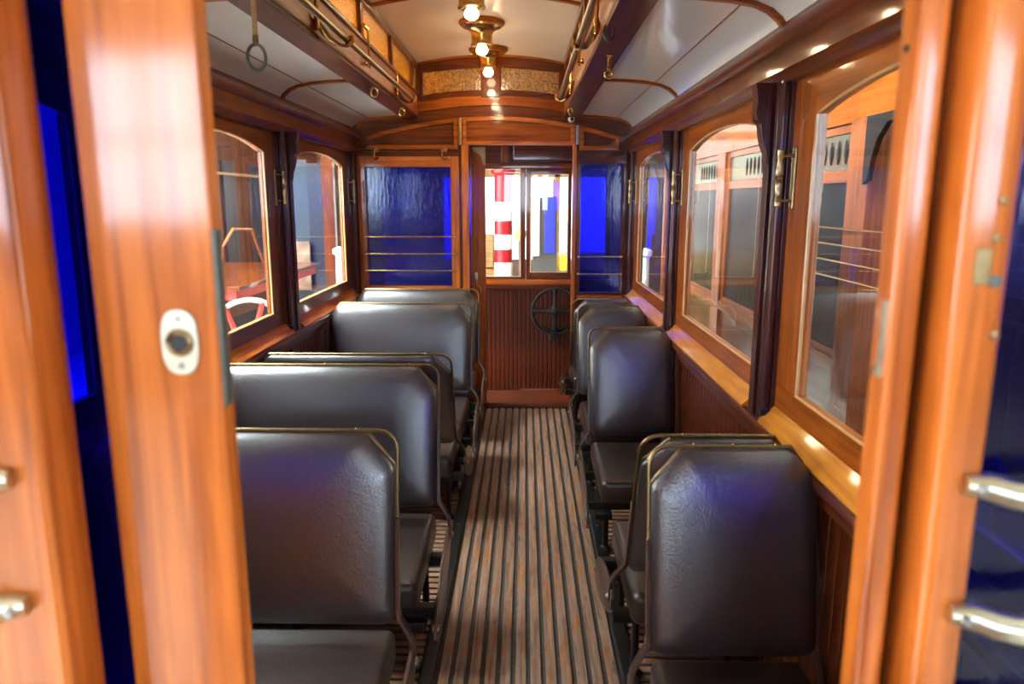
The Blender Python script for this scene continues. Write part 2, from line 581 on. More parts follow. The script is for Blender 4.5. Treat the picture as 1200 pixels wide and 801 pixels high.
# ------------------------------------------------------------------ tram floor
fl = struct(empty('floor', (0, 3.2, 0)))
bx('floor_base', 'groove', fl, XL - 0.06, XR + 0.06, 0.70, 5.66, -0.09, -0.014, bevel=0)
AX0, AX1, NS = -0.300, 0.335, 12
pw = (AX1 - AX0) / NS
pieces('aisle_slat', 'slat_y', fl, MB().box(AX0 + 0.0085, AX0 + pw - 0.0085, 0.72, 5.56, -0.014, -0.004, bevel=0.002),
       [(k * pw, 0, 0) for k in range(NS)])
for x0, x1 in ((AX0 - 0.052, AX0 - 0.004), (AX1 + 0.004, AX1 + 0.052)):
    bx('floor_rail', 'black', fl, x0, x1, 0.86, 5.52, -0.014, 0.016, bevel=0.004)
    for y in (1.4, 2.1, 2.75, 3.4, 4.1, 4.8):
        MB().lathe([(0.006, 0), (0.005, 0.004), (0.001, 0.005)], ((x0 + x1) / 2, y, 0.016), 'z', 8).build('floor_screw', 'steel', fl, True)
for x0, x1 in ((XL + 0.01, AX0 - 0.060), (AX1 + 0.060, XR - 0.01)):
    pieces('cross_slat', 'slat_x', fl, MB().box(x0, x1, 0.90, 0.930, -0.014, -0.002, bevel=0.0025),
           [(0, k * 0.046, 0) for k in range(101)])
bx('threshold_board', 'dash_x', fl, -0.45, 0.40, 5.56, 5.70, -0.03, 0.004)
bx('threshold_board', 'board_x', fl, -0.50, 0.42, 0.66, 0.72, -0.03, 0.004)

# ------------------------------------------------------------------ side walls
def side(sgn, name):
    X = XR if sgn > 0 else XL
    f = lambda d: X - sgn * d                    # d: how far into the tram
    def sb(nm, mat, par, d0, d1, y0, y1, z0, z1, bevel=0.003):
        a, b = sorted((f(d0), f(d1)))
        return bx(nm, mat, par, a, b, y0, y1, z0, z1, bevel=bevel)
    wl = struct(empty('wall_' + name, (X, 3.2, 0)))
    sb('lower_panel', 'board_z', wl, -0.07, -0.006, 0.70, 5.66, -0.09, 0.955, 0)
    bw = 0.0585
    a, b = sorted((f(-0.006), f(0.004)))
    pieces('wainscot_board', 'board_z', wl, MB().box(a, b, 0.86, 0.86 + bw - 0.004, 0.06, 0.85, bevel=0.003),
           [(0, k * bw, 0) for k in range(80)])
    sb('skirting', 'dark_y', wl, 0.0, 0.022, 0.82, 5.54, 0.0, 0.07)
    # stiles that frame the boards beneath each post
    for y in POSTS[1:3]:
        sb('panel_stile', 'dark_z', wl, 0.0, 0.016, y - 0.05, y + 0.05, 0.07, 0.84)
    sb('rail_moulding', 'dark_y', wl, 0.0, 0.028, 0.82, 5.54, 0.815, 0.855, 0.008)
    sb('cap_rail', 'dark_y', wl, -0.004, 0.052, 0.82, 5.54, 0.862, 0.902, 0.010)
    # letterboard outside over the windows
    sb('letter_board', 'board_y', wl, -0.07, -0.03, 0.70, 5.66, 1.945, 2.20, 0)
    # posts with ogee brackets
    for i, y in enumerate(POSTS):
        pr = MB()
        a, b = sorted((f(-0.07), f(0.012)))
        hw = 0.085
        y0 = max(y - hw, 0.80) if i == 0 else y - hw
        y1 = min(y + hw, 5.56)
        pr.box(a, b, y0, y1, 0.89, 1.96, bevel=0.002)
        post = pr.build('post', 'post_z', wl, 'flat')
        if 0 < i:
            a, b = sorted((f(0.012), f(0.034)))
            MB().box(a, b, y - 0.080, y - 0.040, 0.895, 1.955, bevel=0.006).build('post_bead', 'post_z', post, 'flat')
            MB().box(a, b, y - 0.030, y - 0.010, 0.895, 1.955, bevel=0.006).build('post_bead', 'post_z', post, 'flat')
        if 0 < i < 3:
            # fin with an ogee head, standing off the wall
            pts = [(0.0, 0.895), (0.040, 0.895), (0.040, 1.70), (0.047, 1.72), (0.047, 1.745), (0.056, 1.765), (0.066, 1.80), (0.070, 1.835), (0.084, 1.845), (0.088, 1.87), (0.084, 1.90), (0.092, 1.955), (0.0, 1.955)]
            MB().prism([(f(u), v) for u, v in pts], y + 0.004, y + 0.052, 'xz', bevel=0.002).build('post_fin', 'post_z', post, 'flat')
            for z in (0.99, 1.25, 1.66):
                MB().lathe([(0.004, 0), (0.003, 0.003)], (f(0.034), y - 0.06, z), 'x', 8).build('screw_head', 'black', post)
    # cornice moulding
    prof = [(-0.05, 1.945), (0.028, 1.945), (0.034, 1.960), (0.048, 1.975), (0.050, 2.040), (0.058, 2.046), (0.064, 2.062), (0.062, 2.082), (0.050, 2.096), (0.030, 2.104), (0.022, 2.124), (-0.05, 2.124)]
    t = MB().prism([(f(u), v) for u, v in prof], 0.80, YE, 'xz').build('trim_1' if sgn > 0 else 'trim_2', 'dark_y', None, True)
    struct(t)
    # windows
    for i in range(3):
        ya, yb = POSTS[i] + 0.085, POSTS[i + 1] - 0.085
        wn = struct(empty('window_%d' % (i + 1 if sgn > 0 else i + 4), (X, (ya + yb) / 2, 0.9)))
        ga, gb = ya + 0.085, yb - 0.165
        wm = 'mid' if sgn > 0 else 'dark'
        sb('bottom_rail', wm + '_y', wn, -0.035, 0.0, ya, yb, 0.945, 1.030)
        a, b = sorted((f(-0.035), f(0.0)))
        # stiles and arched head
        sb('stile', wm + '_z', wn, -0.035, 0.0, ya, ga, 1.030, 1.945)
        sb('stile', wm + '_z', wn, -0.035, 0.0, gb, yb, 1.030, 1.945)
        nA = 18
        zs, rise = 1.835, 0.058
        archp = []
        for k in range(nA + 1):
            t_ = k / nA
            u = 2 * t_ - 1
            archp.append((ga + (gb - ga) * t_, zs + rise * (1 - abs(u) ** 2.3)))
        MB().prism([(gb, 1.945), (ga, 1.945)] + archp, a, b, 'yz').build('arched_head', wm + '_y', wn)
        # pale glazing bead all round
        loop = [(ga, 1.030)] + archp + [(gb, 1.030)]
        MB().tube([(f(-0.006), y, z) for y, z in loop], 0.0055, 6, closed=True).build('glazing_bead', 'bead', wn, True)
        g0, g1 = sorted((f(-0.020), f(-0.016)))
        MB().prism([(ga - 0.01, 1.02), (gb + 0.01, 1.02)] + [(gb + 0.01, zs)] + archp[::-1] + [(ga - 0.01, zs)], g0, g1, 'yz').build('pane', 'clear', wn)
        # sloping sill of golden wood
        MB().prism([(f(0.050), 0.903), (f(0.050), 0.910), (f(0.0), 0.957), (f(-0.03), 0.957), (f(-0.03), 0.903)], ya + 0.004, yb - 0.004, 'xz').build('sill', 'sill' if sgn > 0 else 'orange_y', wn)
        # pull handle on the far stile
        hy = yb - 0.035
        hd = sb('handle_plate', 'handle', wn, 0.0, 0.006, hy - 0.014, hy + 0.014, 1.575, 1.755, 0.005)
        for z in (1.60, 1.73):
            MB().lathe([(0.007, 0), (0.005, 0.012), (0.005, 0.04), (0.008, 0.046), (0.006, 0.052)], (f(0), hy, z), 'x', 10).build('handle_stud', 'handle', hd, True) if sgn < 0 else \
            MB().lathe([(0.007, 0), (0.005, -0.012), (0.005, -0.04), (0.008, -0.046), (0.006, -0.052)], (f(0), hy, z), 'x', 10).build('handle_stud', 'handle', hd, True)
        MB().lathe([(0.004, -0.085), (0.009, -0.08), (0.009, -0.06), (0.006, -0.055), (0.010, -0.03), (0.011, -0.012), (0.008, -0.006), (0.012, 0.0), (0.008, 0.006), (0.011, 0.012), (0.010, 0.03), (0.006, 0.055), (0.009, 0.06), (0.009, 0.08), (0.004, 0.085)],
                   (f(0.045), hy, 1.665), 'z', 12).build('handle_grip', 'handle', hd, True)
        # catch block on the sill end
        sb('sill_catch', 'black', wn, 0.012, 0.046, yb - 0.012, yb + 0.012, 0.925, 0.945)
    return f

fR = side(1, 'right')
fL = side(-1, 'left')

# ------------------------------------------------------------------ ceilings
ce = struct(empty('ceiling', (XC, 3.2, 2.2)))
for sgn, X, xb in ((1, XR, 0.40), (-1, XL, -0.88)):
    W = abs(xb - X)
    prof = [(0.0, 2.095), (0.012, 2.115), (0.030, 2.140), (0.060, 2.165), (0.11, 2.185), (0.18, 2.198), (0.28, 2.207), (W, 2.212)]
    b = bmesh.new()
    for thick in (0,):
        rows = []
        for y in (0.80, YE):
            rows.append([b.verts.new((X - sgn * d, y, z)) for d, z in prof] + [b.verts.new((X - sgn * d, y, z + 0.03)) for d, z in prof[::-1]])
        n = len(rows[0])
        for k in range(n):
            b.faces.new((rows[0][k], rows[0][(k + 1) % n], rows[1][(k + 1) % n], rows[1][k]))
    bmesh.ops.recalc_face_normals(b, faces=b.faces)
    m_ = MB(); m_.merge(b)
    m_.build('side_ceiling_panel', 'ceil', ce, True)
    for y in (0.82, 2.36, 3.93, YE - 0.015):
        pp = [(X - sgn * d, z) for d, z in prof]
        low = [(X - sgn * d, z - 0.013 if d > 0.06 else z - 0.010) for d, z in prof]
        lowx = [(x - sgn * (0.010 if i < 4 else 0.0), z) for i, (x, z) in enumerate(low)]
        MB().prism(pp + lowx[::-1], y - 0.015, y + 0.015, 'xz').build('ceiling_rib', 'mid_x', ce, True)
    # thin batten over the lengthwise joint
    MB().tube([(X - sgn * 0.14, 0.82, 2.190), (X - sgn * 0.14, YE, 2.190)], 0.003, 6).build('joint_batten', 'pink_y', ce, True)

# clerestory beams, lights and top
for sgn, xi, xo in ((1, 0.28, 0.40), (-1, -0.78, -0.90)):
    g = lambda d: xi + sgn * d                   # d outward from the inner face
    def cb(nm, mat, par, d0, d1, y0, y1, z0, z1, bevel=0.003):
        a, b_ = sorted((g(d0), g(d1)))
        return bx(nm, mat, par, a, b_, y0, y1, z0, z1, bevel=bevel)
    bt = struct(empty('trim_3' if sgn > 0 else 'trim_4', (xi, 3.2, 2.2)))
    cb('soffit_board', 'soffit', bt, 0.0, 0.12, 0.80, YE, 2.190, 2.212, 0.004)
    cb('face_board', 'satin_y', bt, 0.004, 0.03, 0.80, YE, 2.212, 2.355)
    cb('face_moulding', 'dark_y', bt, -0.010, 0.03, 0.80, YE, 2.352, 2.372, 0.005)
    cb('top_plate', 'dark_y', bt, -0.004, 0.05, 0.80, YE, 2.535, 2.585, 0.006)
    ys = [0.82, 1.25, 2.06, 2.87, 3.68, 4.49, 5.30, YE]
    for y in ys:
        cb('mullion', 'dark_z', bt, -0.006, 0.03, y - 0.028, y + 0.028, 2.366, 2.540)
    for y0, y1 in zip(ys, ys[1:]):
        if y1 - y0 < 0.2: continue
        fr = cb('light_frame', 'dark_y', bt, 0.006, 0.026, y0 + 0.028, y1 - 0.028, 2.372, 2.384)
        a, b_ = sorted((g(0.012), g(0.017)))
        MB().box(a, b_, y0 + 0.028, y1 - 0.028, 2.384, 2.535).build('amber_pane', 'amber', fr)
    cb('outer_flashing', 'hall_dark', bt, 0.10, 0.13, 0.80, YE, 2.212, 2.27, 0)

def top_z(x):
    return 2.630 - 0.20 * (x - XC + 0.01) ** 2
N_ = 16
px = [-0.84 + (0.34 + 0.84) * k / N_ for k in range(N_ + 1)]
MB().prism([(x, top_z(x)) for x in px] + [(x, top_z(x) + 0.04) for x in px[::-1]], 0.74, 5.66, 'xz').build('top_ceiling_panel', 'ceil_top', ce, True)
ipx = [-0.78 + 1.06 * k / N_ for k in range(N_ + 1)]
for y in (0.82, 2.36, 3.93, YE - 0.012):
    MB().prism([(x, top_z(x) + 0.002) for x in ipx] + [(x, top_z(x) - 0.014) for x in ipx[::-1]], y - 0.014, y + 0.014, 'xz').build('top_rib', 'mid_x', ce, True)

# ------------------------------------------------------------------ far end wall
we = struct(empty('wall_end', (XC, YE, 0)))
e = lambda nm, mat, x0, x1, z0, z1, y0=YE, y1=YE + 0.06, bevel=0.003, par=None: bx(nm, mat, par or we, x0, x1, y0, y1, z0, z1, bevel=bevel)
arcz = lambda x, z0: z0 - 0.165 * (x + 0.24) ** 2
e('lower_panel', 'board_z', XL - 0.06, -0.416, -0.09, 0.895, YE + 0.02, YE + 0.08, 0)
e('lower_panel', 'board_z', 0.353, XR + 0.06, -0.09, 0.895, YE + 0.02, YE + 0.08, 0)
pieces('wainscot_board', 'board_z', we, MB().box(-1.26, -1.206, YE + 0.008, YE + 0.022, 0.06, 0.88, bevel=0.003), [(k * 0.058, 0, 0) for k in range(14)])
pieces('wainscot_board', 'board_z', we, MB().box(0.40, 0.454, YE + 0.008, YE + 0.022, 0.06, 0.88, bevel=0.003), [(k * 0.058, 0, 0) for k in range(7)])
e('corner_post', 'post_z', XL - 0.02, -1.246, 0.89, 1.97, YE - 0.012)
e('corner_post', 'post_z', 0.748, XR + 0.02, 0.89, 1.97, YE - 0.012)
# backing above door height
nb_ = 20
xx = [XL + (XR - XL) * k / nb_ for k in range(nb_ + 1)]
MB().prism([(XL - 0.05, 1.92), (XL - 0.05, 2.14)] + [(x, max(2.06, min(arcz(x, 2.36), 2.36))) for x in xx] + [(XR + 0.05, 2.14), (XR + 0.05, 1.92), (0.36, 1.92), (0.36, 2.02), (-0.42, 2.02), (-0.42, 1.92)], YE + 0.012, YE + 0.07, 'xz').build('upper_board', 'dark_x', we)
# arched mouldings
def arch_strip(nm, mat, x0, x1, za, zb, y0, y1):
    q = [x0 + (x1 - x0) * k / 18 for k in range(19)]
    MB().prism([(x, arcz(x, za)) for x in q] + [(x, arcz(x, zb)) for x in q[::-1]], y0, y1, 'xz').build(nm, mat, we, True)
arch_strip('arch_moulding', 'mid_x', -0.88, 0.40, 2.282, 2.306, YE - 0.014, YE + 0.02)
arch_strip('arch_board', 'dark_x', -0.90, 0.42, 2.205, 2.284, YE + 0.002, YE + 0.02)
arch_strip('arch_board', 'mid_x', -0.88, 0.40, 2.304, 2.36, YE + 0.004, YE + 0.02)
# door head: framed arched panel
def arched_panel(x0, x1, zb, frame_mat, panel_mat, nm):
    q = [x0 + (x1 - x0) * k / 12 for k in range(13)]
    base = MB().prism([(x, arcz(x, 2.203)) for x in q] + [(x1, zb), (x0, zb)], YE - 0.006, YE + 0.02, 'xz').build(nm, panel_mat, we)
    t_ = 0.030
    def strip(n2, pts):
        MB().prism(pts, YE - 0.026, YE - 0.004, 'xz', bevel=0.003).build(n2, frame_mat, base, 'flat')
    strip('panel_rail', [(x0, zb), (x1, zb), (x1 - t_, zb + t_), (x0 + t_, zb + t_)])
    if arcz(x0, 2.203) - zb > 0.1:
        strip('panel_stile', [(x0, zb), (x0 + t_, zb + t_), (x0 + t_, arcz(x0 + t_, 2.203) - t_), (x0, arcz(x0, 2.203))])
    if arcz(x1, 2.203) - zb > 0.08:
        strip('panel_stile', [(x1, zb), (x1, arcz(x1, 2.203)), (x1 - t_, arcz(x1 - t_, 2.203) - t_), (x1 - t_, zb + t_)])
    q2 = [x0 + t_ + (x1 - x0 - 2 * t_) * k / 12 for k in range(13)]
    strip('panel_rail', [(x0, arcz(x0, 2.203))] + [(x, arcz(x, 2.203)) for x in q[1:-1]] + [(x1, arcz(x1, 2.203))] + [(x, arcz(x, 2.203) - t_) for x in q2[::-1]])
    return base
arched_panel(-0.458, 0.366, 2.000, 'orange_x', 'mid_x', 'door_head_panel')
arched_panel(-1.178, -0.492, 1.972, 'mid_x', 'dark_x', 'upper_panel')
arched_panel(0.400, 0.688, 1.962, 'mid_x', 'board_x', 'upper_panel')
e('ledge_moulding', 'dark_x', -1.20, -0.487, 1.950, 1.972, YE - 0.014, YE + 0.02, 0.006)
e('ledge_board', 'dark_x', -1.246, -0.487, 1.920, 1.950, YE - 0.004, YE + 0.02)
e('ledge_board', 'post_x', 0.396, 0.748, 1.868, 1.962, YE - 0.004, YE + 0.03)
e('brass_hinge', 'brass', -0.488, -0.464, 2.000, 2.195, YE - 0.022, YE - 0.004, 0.002)
e('steel_hinge', 'steel', 0.371, 0.394, 2.005, 2.140, YE - 0.022, YE - 0.004, 0.002)
# door posts
e('door_post', 'orange_z', -0.467, -0.416, 0.0, 2.003, YE - 0.020, YE + 0.07)
e('door_post', 'orange_z', 0.353, 0.380, 0.0, 2.003, YE - 0.020, YE + 0.07)
e('door_post', 'dark_z', 0.380, 0.398, 0.0, 1.97, YE - 0.008, YE + 0.05)
e('door_post', 'dark_z', -0.489, -0.467, 0.0, 1.97, YE - 0.006, YE + 0.05)

def guard_bars(par, zs, x0, x1, y, r, mat):
    for z in zs:
        q = MB().tube([(x0, y, z), (x1, y, z)], r, 10).build('guard_bar', mat, par, True)
        for x in (x0, x1):
            MB().lathe([(r * 2.2, 0.0), (r * 2.0, -0.004), (r * 1.2, -0.008), (r * 1.2, -0.014)], (x, y + 0.014, z), 'y', 10).build('bar_socket', mat, q, True)

def end_window(name, x0, x1, z0, z1, f0, f1, fz0, fz1, mat, bars, bar_x):
    wn = struct(empty(name, ((x0 + x1) / 2, YE, z0)))
    bx('stile', mat + '_z', wn, f0, x0, YE - 0.014, YE + 0.03, fz0, fz1)
    bx('stile', mat + '_z', wn, x1, f1, YE - 0.014, YE + 0.03, fz0, fz1)
    bx('top_rail', mat + '_x', wn, x0, x1, YE - 0.013, YE + 0.03, z1, fz1)
    bx('bottom_rail', mat + '_x', wn, x0, x1, YE - 0.013, YE + 0.03, fz0, z0)
    MB().tube([(x0, YE - 0.012, z0), (x1, YE - 0.012, z0), (x1, YE - 0.012, z1), (x0, YE - 0.012, z1)], 0.004, 6, closed=True).build('glazing_bead', 'dark_z', wn, True)
    MB().box(x0 - 0.005, x1 + 0.005, YE + 0.010, YE + 0.015, z0 - 0.005, z1 + 0.005).build('blue_pane', 'blue', wn)
    guard_bars(wn, bars, bar_x[0], bar_x[1], YE - 0.028, 0.006, 'brass')
    return wn
end_window('window_7', -1.186, -0.551, 0.965, 1.845, -1.246, -0.489, 0.895, 1.921, 'orange', (1.334, 1.206, 1.080), (-1.20, -0.528))
end_window('window_8', 0.413, 0.721, 0.916, 1.866, 0.398, 0.748, 0.890, 1.869, 'board', (1.186, 1.055), (0.408, 0.728))
e('window_ledge', 'mid_x', -1.246, -0.489, 0.870, 0.897, YE - 0.03, YE + 0.03, 0.006)
e('window_ledge', 'mid_x', 0.398, 0.748, 0.862, 0.892, YE - 0.03, YE + 0.03, 0.006)

# clerestory end with two amber lights
ow = lambda x, z0: z0 - 0.15 * (x + 0.25) ** 2
q = [-0.80 + 1.10 * k / 16 for k in range(17)]
MB().prism([(x, ow(x, 2.352)) for x in q] + [(x, ow(x, 2.384)) for x in q[::-1]], YE - 0.01, YE + 0.04, 'xz').build('clerestory_sill', 'dark_x', we, True)
MB().prism([(x, ow(x, 2.548)) for x in q] + [(x, top_z(x)) for x in q[::-1]], YE - 0.01, YE + 0.04, 'xz').build('clerestory_head', 'dark_x', we, True)
for x0, x1 in ((-0.80, -0.745), (-0.318, -0.182), (0.243, 0.30)):
    e('clerestory_stile', 'dark_z', x0, x1, 2.34, 2.58, YE - 0.008, YE + 0.03)
for x0, x1 in ((-0.745, -0.318), (-0.182, 0.243)):
    q = [x0 + (x1 - x0) * k / 8 for k in range(9)]
    MB().prism([(x, ow(x, 2.382)) for x in q] + [(x, ow(x, 2.550)) for x in q[::-1]], YE + 0.006, YE + 0.012, 'xz').build('amber_pane', 'amber', we)
    MB().tube([(x, YE - 0.002, ow(x, 2.386)) for x in q] + [(x, YE - 0.002, ow(x, 2.546)) for x in q[::-1]], 0.005, 6, closed=True).build('amber_bead', 'dark_x', we, True)
e('clerestory_back', 'plaster', -0.82, 0.32, 2.34, 2.66, YE + 0.16, YE + 0.18, 0)

# far sliding door (open, only its leading stile shows)
d2 = struct(empty('door_2', (-0.75, YE + 0.15, 0)))
yd0, yd1 = YE + 0.105, YE + 0.140
bx('stile', 'mid_z', d2, -0.412, -0.300, yd0, yd1, 0.0, 1.99)
bx('stile', 'board_z', d2, -1.20, -1.09, yd0, yd1, 0.0, 1.99)
bx('top_rail', 'board_x', d2, -1.09, -0.412, yd0, yd1, 1.90, 1.99)
bx('bottom_panel', 'board_x', d2, -1.09, -0.412, yd0, yd1, 0.0, 0.90)
MB().box(-1.09, -0.412, yd0 + 0.012, yd0 + 0.018, 0.90, 1.90).build('blue_pane', 'blue', d2)
MB().prism([(-0.400, 1.995)] + [(-0.298, 1.995), (-0.298, 1.865), (-0.318, 1.865)] + [(-0.320 - 0.075 * (1 - math.cos(a)), 1.88 + 0.085 * math.sin(a)) for a in [0.2, 0.5, 0.8, 1.1, 1.4]], yd0 - 0.004, yd0 + 0.001, 'xz').build('corner_plate', 'brass_dull', d2)
lk = bx('lock_case', 'steel', d2, -0.385, -0.360, yd0 - 0.02, yd0, 1.00, 1.055, bevel=0.004)
MB().tube([(-0.372, yd0 - 0.015, 1.0), (-0.372, yd0 - 0.025, 0.96), (-0.35, yd0 - 0.025, 0.945), (-0.335, yd0 - 0.02, 0.90)], 0.006, 8).build('lock_handle', 'brass', lk, True)

# ------------------------------------------------------------------ far platform: dash, windows, brake
YF = 6.42
fp = struct(empty('floor_platform', (XC, 6.0, -0.09)))
pieces('platform_board', 'dash_x', fp, MB().box(-1.15, 0.72, 5.70, 5.775, -0.11, -0.085, bevel=0.002), [(0, k * 0.079, 0) for k in range(10)])
wp = struct(empty('wall_dash', (XC, YF, 0)))
bx('dash_back', 'black', wp, -1.18, 0.76, YF + 0.012, YF + 0.05, -0.12, 0.86, bevel=0)
dbw = 0.0385
pieces('dash_board', 'dash_z', wp, MB().box(-1.17, -1.17 + dbw - 0.0055, YF, YF + 0.016, -0.10, 0.845, bevel=0.004), [(k * dbw, 0, 0) for k in range(50)])
bx('dash_sill', 'mid_x', wp, -1.18, 0.76, YF - 0.03, YF + 0.05, 0.875, 0.925, bevel=0.008)
bx('dash_sill_moulding', 'board_x', wp, -1.18, 0.76, YF - 0.014, YF + 0.03, 0.835, 0.876, bevel=0.006)
bx('dash_skirting', 'dark_x', wp, -0.03, 0.76, YF - 0.018, YF, -0.10, -0.068)
bx('dash_head', 'post_x', wp, -1.18, 0.76, YF, YF + 0.05, 1.865, 2.12)
bx('dash_head_rail', 'dark_x', wp, -1.18, 0.76, YF - 0.03, YF, 1.868, 1.915, bevel=0.006)
bx('blind_box', 'post_x', wp, -0.10, 0.50, YF - 0.06, YF, 1.93, 2.08, bevel=0.012)
bx('blind_post', 'dark_z', wp, -0.20, -0.13, YF - 0.035, YF, 1.92, 2.10)
def dash_window(n, x0, x1, z0, z1, f):
    wn = struct(empty('window_%d' % n, ((x0 + x1) / 2, YF, z0)))
    bx('stile', 'dark_z', wn, x0 - f, x0, YF - 0.008, YF + 0.03, 0.925, 1.868)
    bx('stile', 'dark_z', wn, x1, x1 + f, YF - 0.008, YF + 0.03, 0.925, 1.868)
    if z1 < 1.86: bx('top_rail', 'dark_x', wn, x0, x1, YF - 0.008, YF + 0.03, z1, 1.868)
    if z0 > 0.93: bx('bottom_rail', 'dark_x', wn, x0, x1, YF - 0.008, YF + 0.03, 0.925, z0)
    MB().tube([(x0, YF - 0.006, z0), (x1, YF - 0.006, z0), (x1, YF - 0.006, z1), (x0, YF - 0.006, z1)], 0.006, 6, closed=True).build('glazing_bead', 'bead', wn, True)
    MB().box(x0 - 0.004, x1 + 0.004, YF + 0.012, YF + 0.016, z0 - 0.004, z1 + 0.004).build('pane', 'clear', wn)
dash_window(9, -1.12, -0.46, 0.947, 1.861, 0.05)
dash_window(10, -0.36, -0.037, 0.947, 1.861, 0.045)
dash_window(11, 0.052, 0.372, 0.985, 1.822, 0.040)
dash_window(12, 0.462, 0.70, 0.947, 1.861, 0.045)
struct(bx('ceiling_platform', 'ceil_top', None, -1.20, 0.78, 5.64, 6.46, 2.115, 2.15, bevel=0))

# hand brake wheel
hb = tag(empty('brake_wheel', (0.262, YF, 0.66)), 'black iron hand brake wheel on the boarded dash', 'wheel')
cy = YF - 0.15
ring = [(0.262 + 0.195 * math.cos(a), cy, 0.66 + 0.195 * math.sin(a)) for a in [k * math.tau / 40 for k in range(40)]]
MB().tube(ring, 0.0135, 8, closed=True).build('rim', 'black', hb, True)
for k in range(4):
    a = k * math.pi / 2
    c, s_ = math.cos(a), math.sin(a)
    MB().tube([(0.262 + c * r, cy - 0.012 * (1 - r / 0.19), 0.66 + s_ * r) for r in (0.02, 0.06, 0.12, 0.192)], [0.030, 0.020, 0.015, 0.020], 8).build('spoke', 'black', hb, True)
MB().lathe([(0.02, -0.05), (0.034, -0.045), (0.036, -0.02), (0.05, 0.0), (0.036, 0.03), (0.026, 0.15)], (0.262, cy, 0.66), 'y', 16).build('hub', 'black', hb, True)
MB().tube([(0.262, cy - 0.02, 0.63), (0.262, cy - 0.03, 0.58), (0.262, cy, 0.52), (0.262, cy + 0.05, 0.46)], [0.024, 0.022, 0.02, 0.018], 8).build('column', 'black', hb, True)
MB().lathe([(0.05, 0), (0.07, 0.01), (0.075, 0.04), (0.05, 0.05)], (0.262, YF - 0.10, 0.445), 'z', 16).build('ratchet', 'black', hb, True)
MB().tube([(0.15, YF - 0.11, 0.52), (0.21, YF - 0.12, 0.50), (0.32, YF - 0.12, 0.50), (0.40, YF - 0.11, 0.53)], 0.014, 8).build('pawl_bar', 'black', hb, True)
bx('mounting_bracket', 'black', hb, 0.225, 0.30, YF - 0.13, YF, 0.40, 0.45)

# ------------------------------------------------------------------ near bulkhead
wn_ = struct(empty('wall_near', (0, 0.73, 0)))
nbx = lambda nm, mat, *a, bevel=0.004, par=None: bx(nm, mat, par or wn_, *a, bevel=bevel)
nbx('door_post', 'orange_z', -0.590, -0.490, 0.700, 0.765, -0.09, 2.05, bevel=0.008)
nbx('door_head', 'orange_x', -0.60, 0.48, 0.700, 0.765, 2.05, 2.30)
nbx('upper_board', 'board_x', -1.33, -0.60, 0.71, 0.76, 1.93, 2.36)
nbx('upper_board', 'board_x', 0.48, 0.85, 0.71, 0.76, 1.93, 2.36)
nbx('clerestory_board', 'board_x', -0.82, 0.32, 0.71, 0.76, 2.30, 2.62)
nbx('lower_panel', 'mid_z', -1.30, -0.590, 0.715, 0.755, -0.09, 0.93)
nbx('lower_panel', 'mid_z', 0.470, 0.85, 0.715, 0.755, -0.09, 0.93)
nbx('outer_post', 'mid_z', -1.32, -1.24, 0.705, 0.765, -0.09, 2.0)
nbx('outer_post', 'mid_z', 0.775, 0.86, 0.705, 0.765, -0.09, 2.0)
# right jamb: stop bead nearer the saloon, rebate, then the front post
nbx('jamb_stop', 'orange_z', 0.371, 0.400, 0.736, 0.778, -0.02, 2.05, bevel=0.007)
nbx('jamb_rebate', 'dark_z', 0.384, 0.430, 0.768, 0.79, -0.02, 2.05, bevel=0.0)
jp = nbx('jamb_post', 'orange_z', 0.413, 0.461, 0.700, 0.770, -0.09, 2.05, bevel=0.010)
for x, z in ((0.445, 1.60), (0.443, 1.565), (0.452, 1.473)):
    MB().lathe([(0.0045, 0), (0.004, -0.002), (0.001, -0.0025)], (x, 0.700, z), 'y', 12).build('screw_head', 'brass_dull', jp, True)
MB().lathe([(0.004, 0), (0.0035, -0.003)], (0.371, 0.758, 1.425), 'x', 10).build('screw_head', 'steel', jp, True)
MB().lathe([(0.004, 0), (0.0035, -0.003)], (0.371, 0.758, 1.745), 'x', 10).build('screw_head', 'black', jp, True)
kp = bx('keeper_plate', 'brass_dull', jp, 0.425, 0.440, 0.6975, 0.701, 1.522, 1.556, bevel=0.001)
bx('keeper_foot', 'gunmetal', jp, 0.440, 0.452, 0.6975, 0.701, 1.520, 1.530, bevel=0.001)
bx('strike_plate', 'brass_pale', jp, 0.3695, 0.372, 0.745, 0.756, 1.42, 1.50, bevel=0.0)
def near_window(n, x0, x1, bx0, bx1, foot):
    wn = struct(empty('window_%d' % n, ((x0 + x1) / 2, 0.73, 0.93)))
    MB().box(x0, x1, 0.728, 0.734, 0.93, 1.93).build('blue_pane', 'blue_near', wn)
    bx('bottom_rail', 'mid_x', wn, x0, x1, 0.712, 0.752, 0.93, 0.965)
    bx('top_rail', 'mid_x', wn, x0, x1, 0.712, 0.752, 1.90, 1.935)
    for z in (1.322, 1.182, 1.042):
        s_ = 1 if bx1 > bx0 else -1
        # bar with flattened, cranked feet
        path = [(bx0, 0.694, z + 0.001), (bx0 + s_ * 0.022, 0.692, z), (bx0 + s_ * 0.040, 0.682, z - 0.004), (bx0 + s_ * 0.060, 0.676, z - 0.006), (bx1 - s_ * 0.06, 0.676, z - 0.006), (bx1 - s_ * 0.03, 0.686, z - 0.002), (bx1, 0.694, z)]
        rr = [0.010, 0.0145, 0.0145, 0.0150, 0.0150, 0.0145, 0.010]
        q = MB().tube(path, rr, 12).build('guard_bar', 'brass_pale', wn, True)
        MB().lathe([(0.006, 0), (0.005, -0.003), (0.001, -0.004)], (bx0 + s_ * 0.010, 0.680, z), 'y', 10).build('bar_screw', 'steel', q, True)
near_window(13, -1.24, -0.590, -0.521, -1.27, 1)
near_window(14, 0.461, 0.775, 0.438, 0.80, 1)

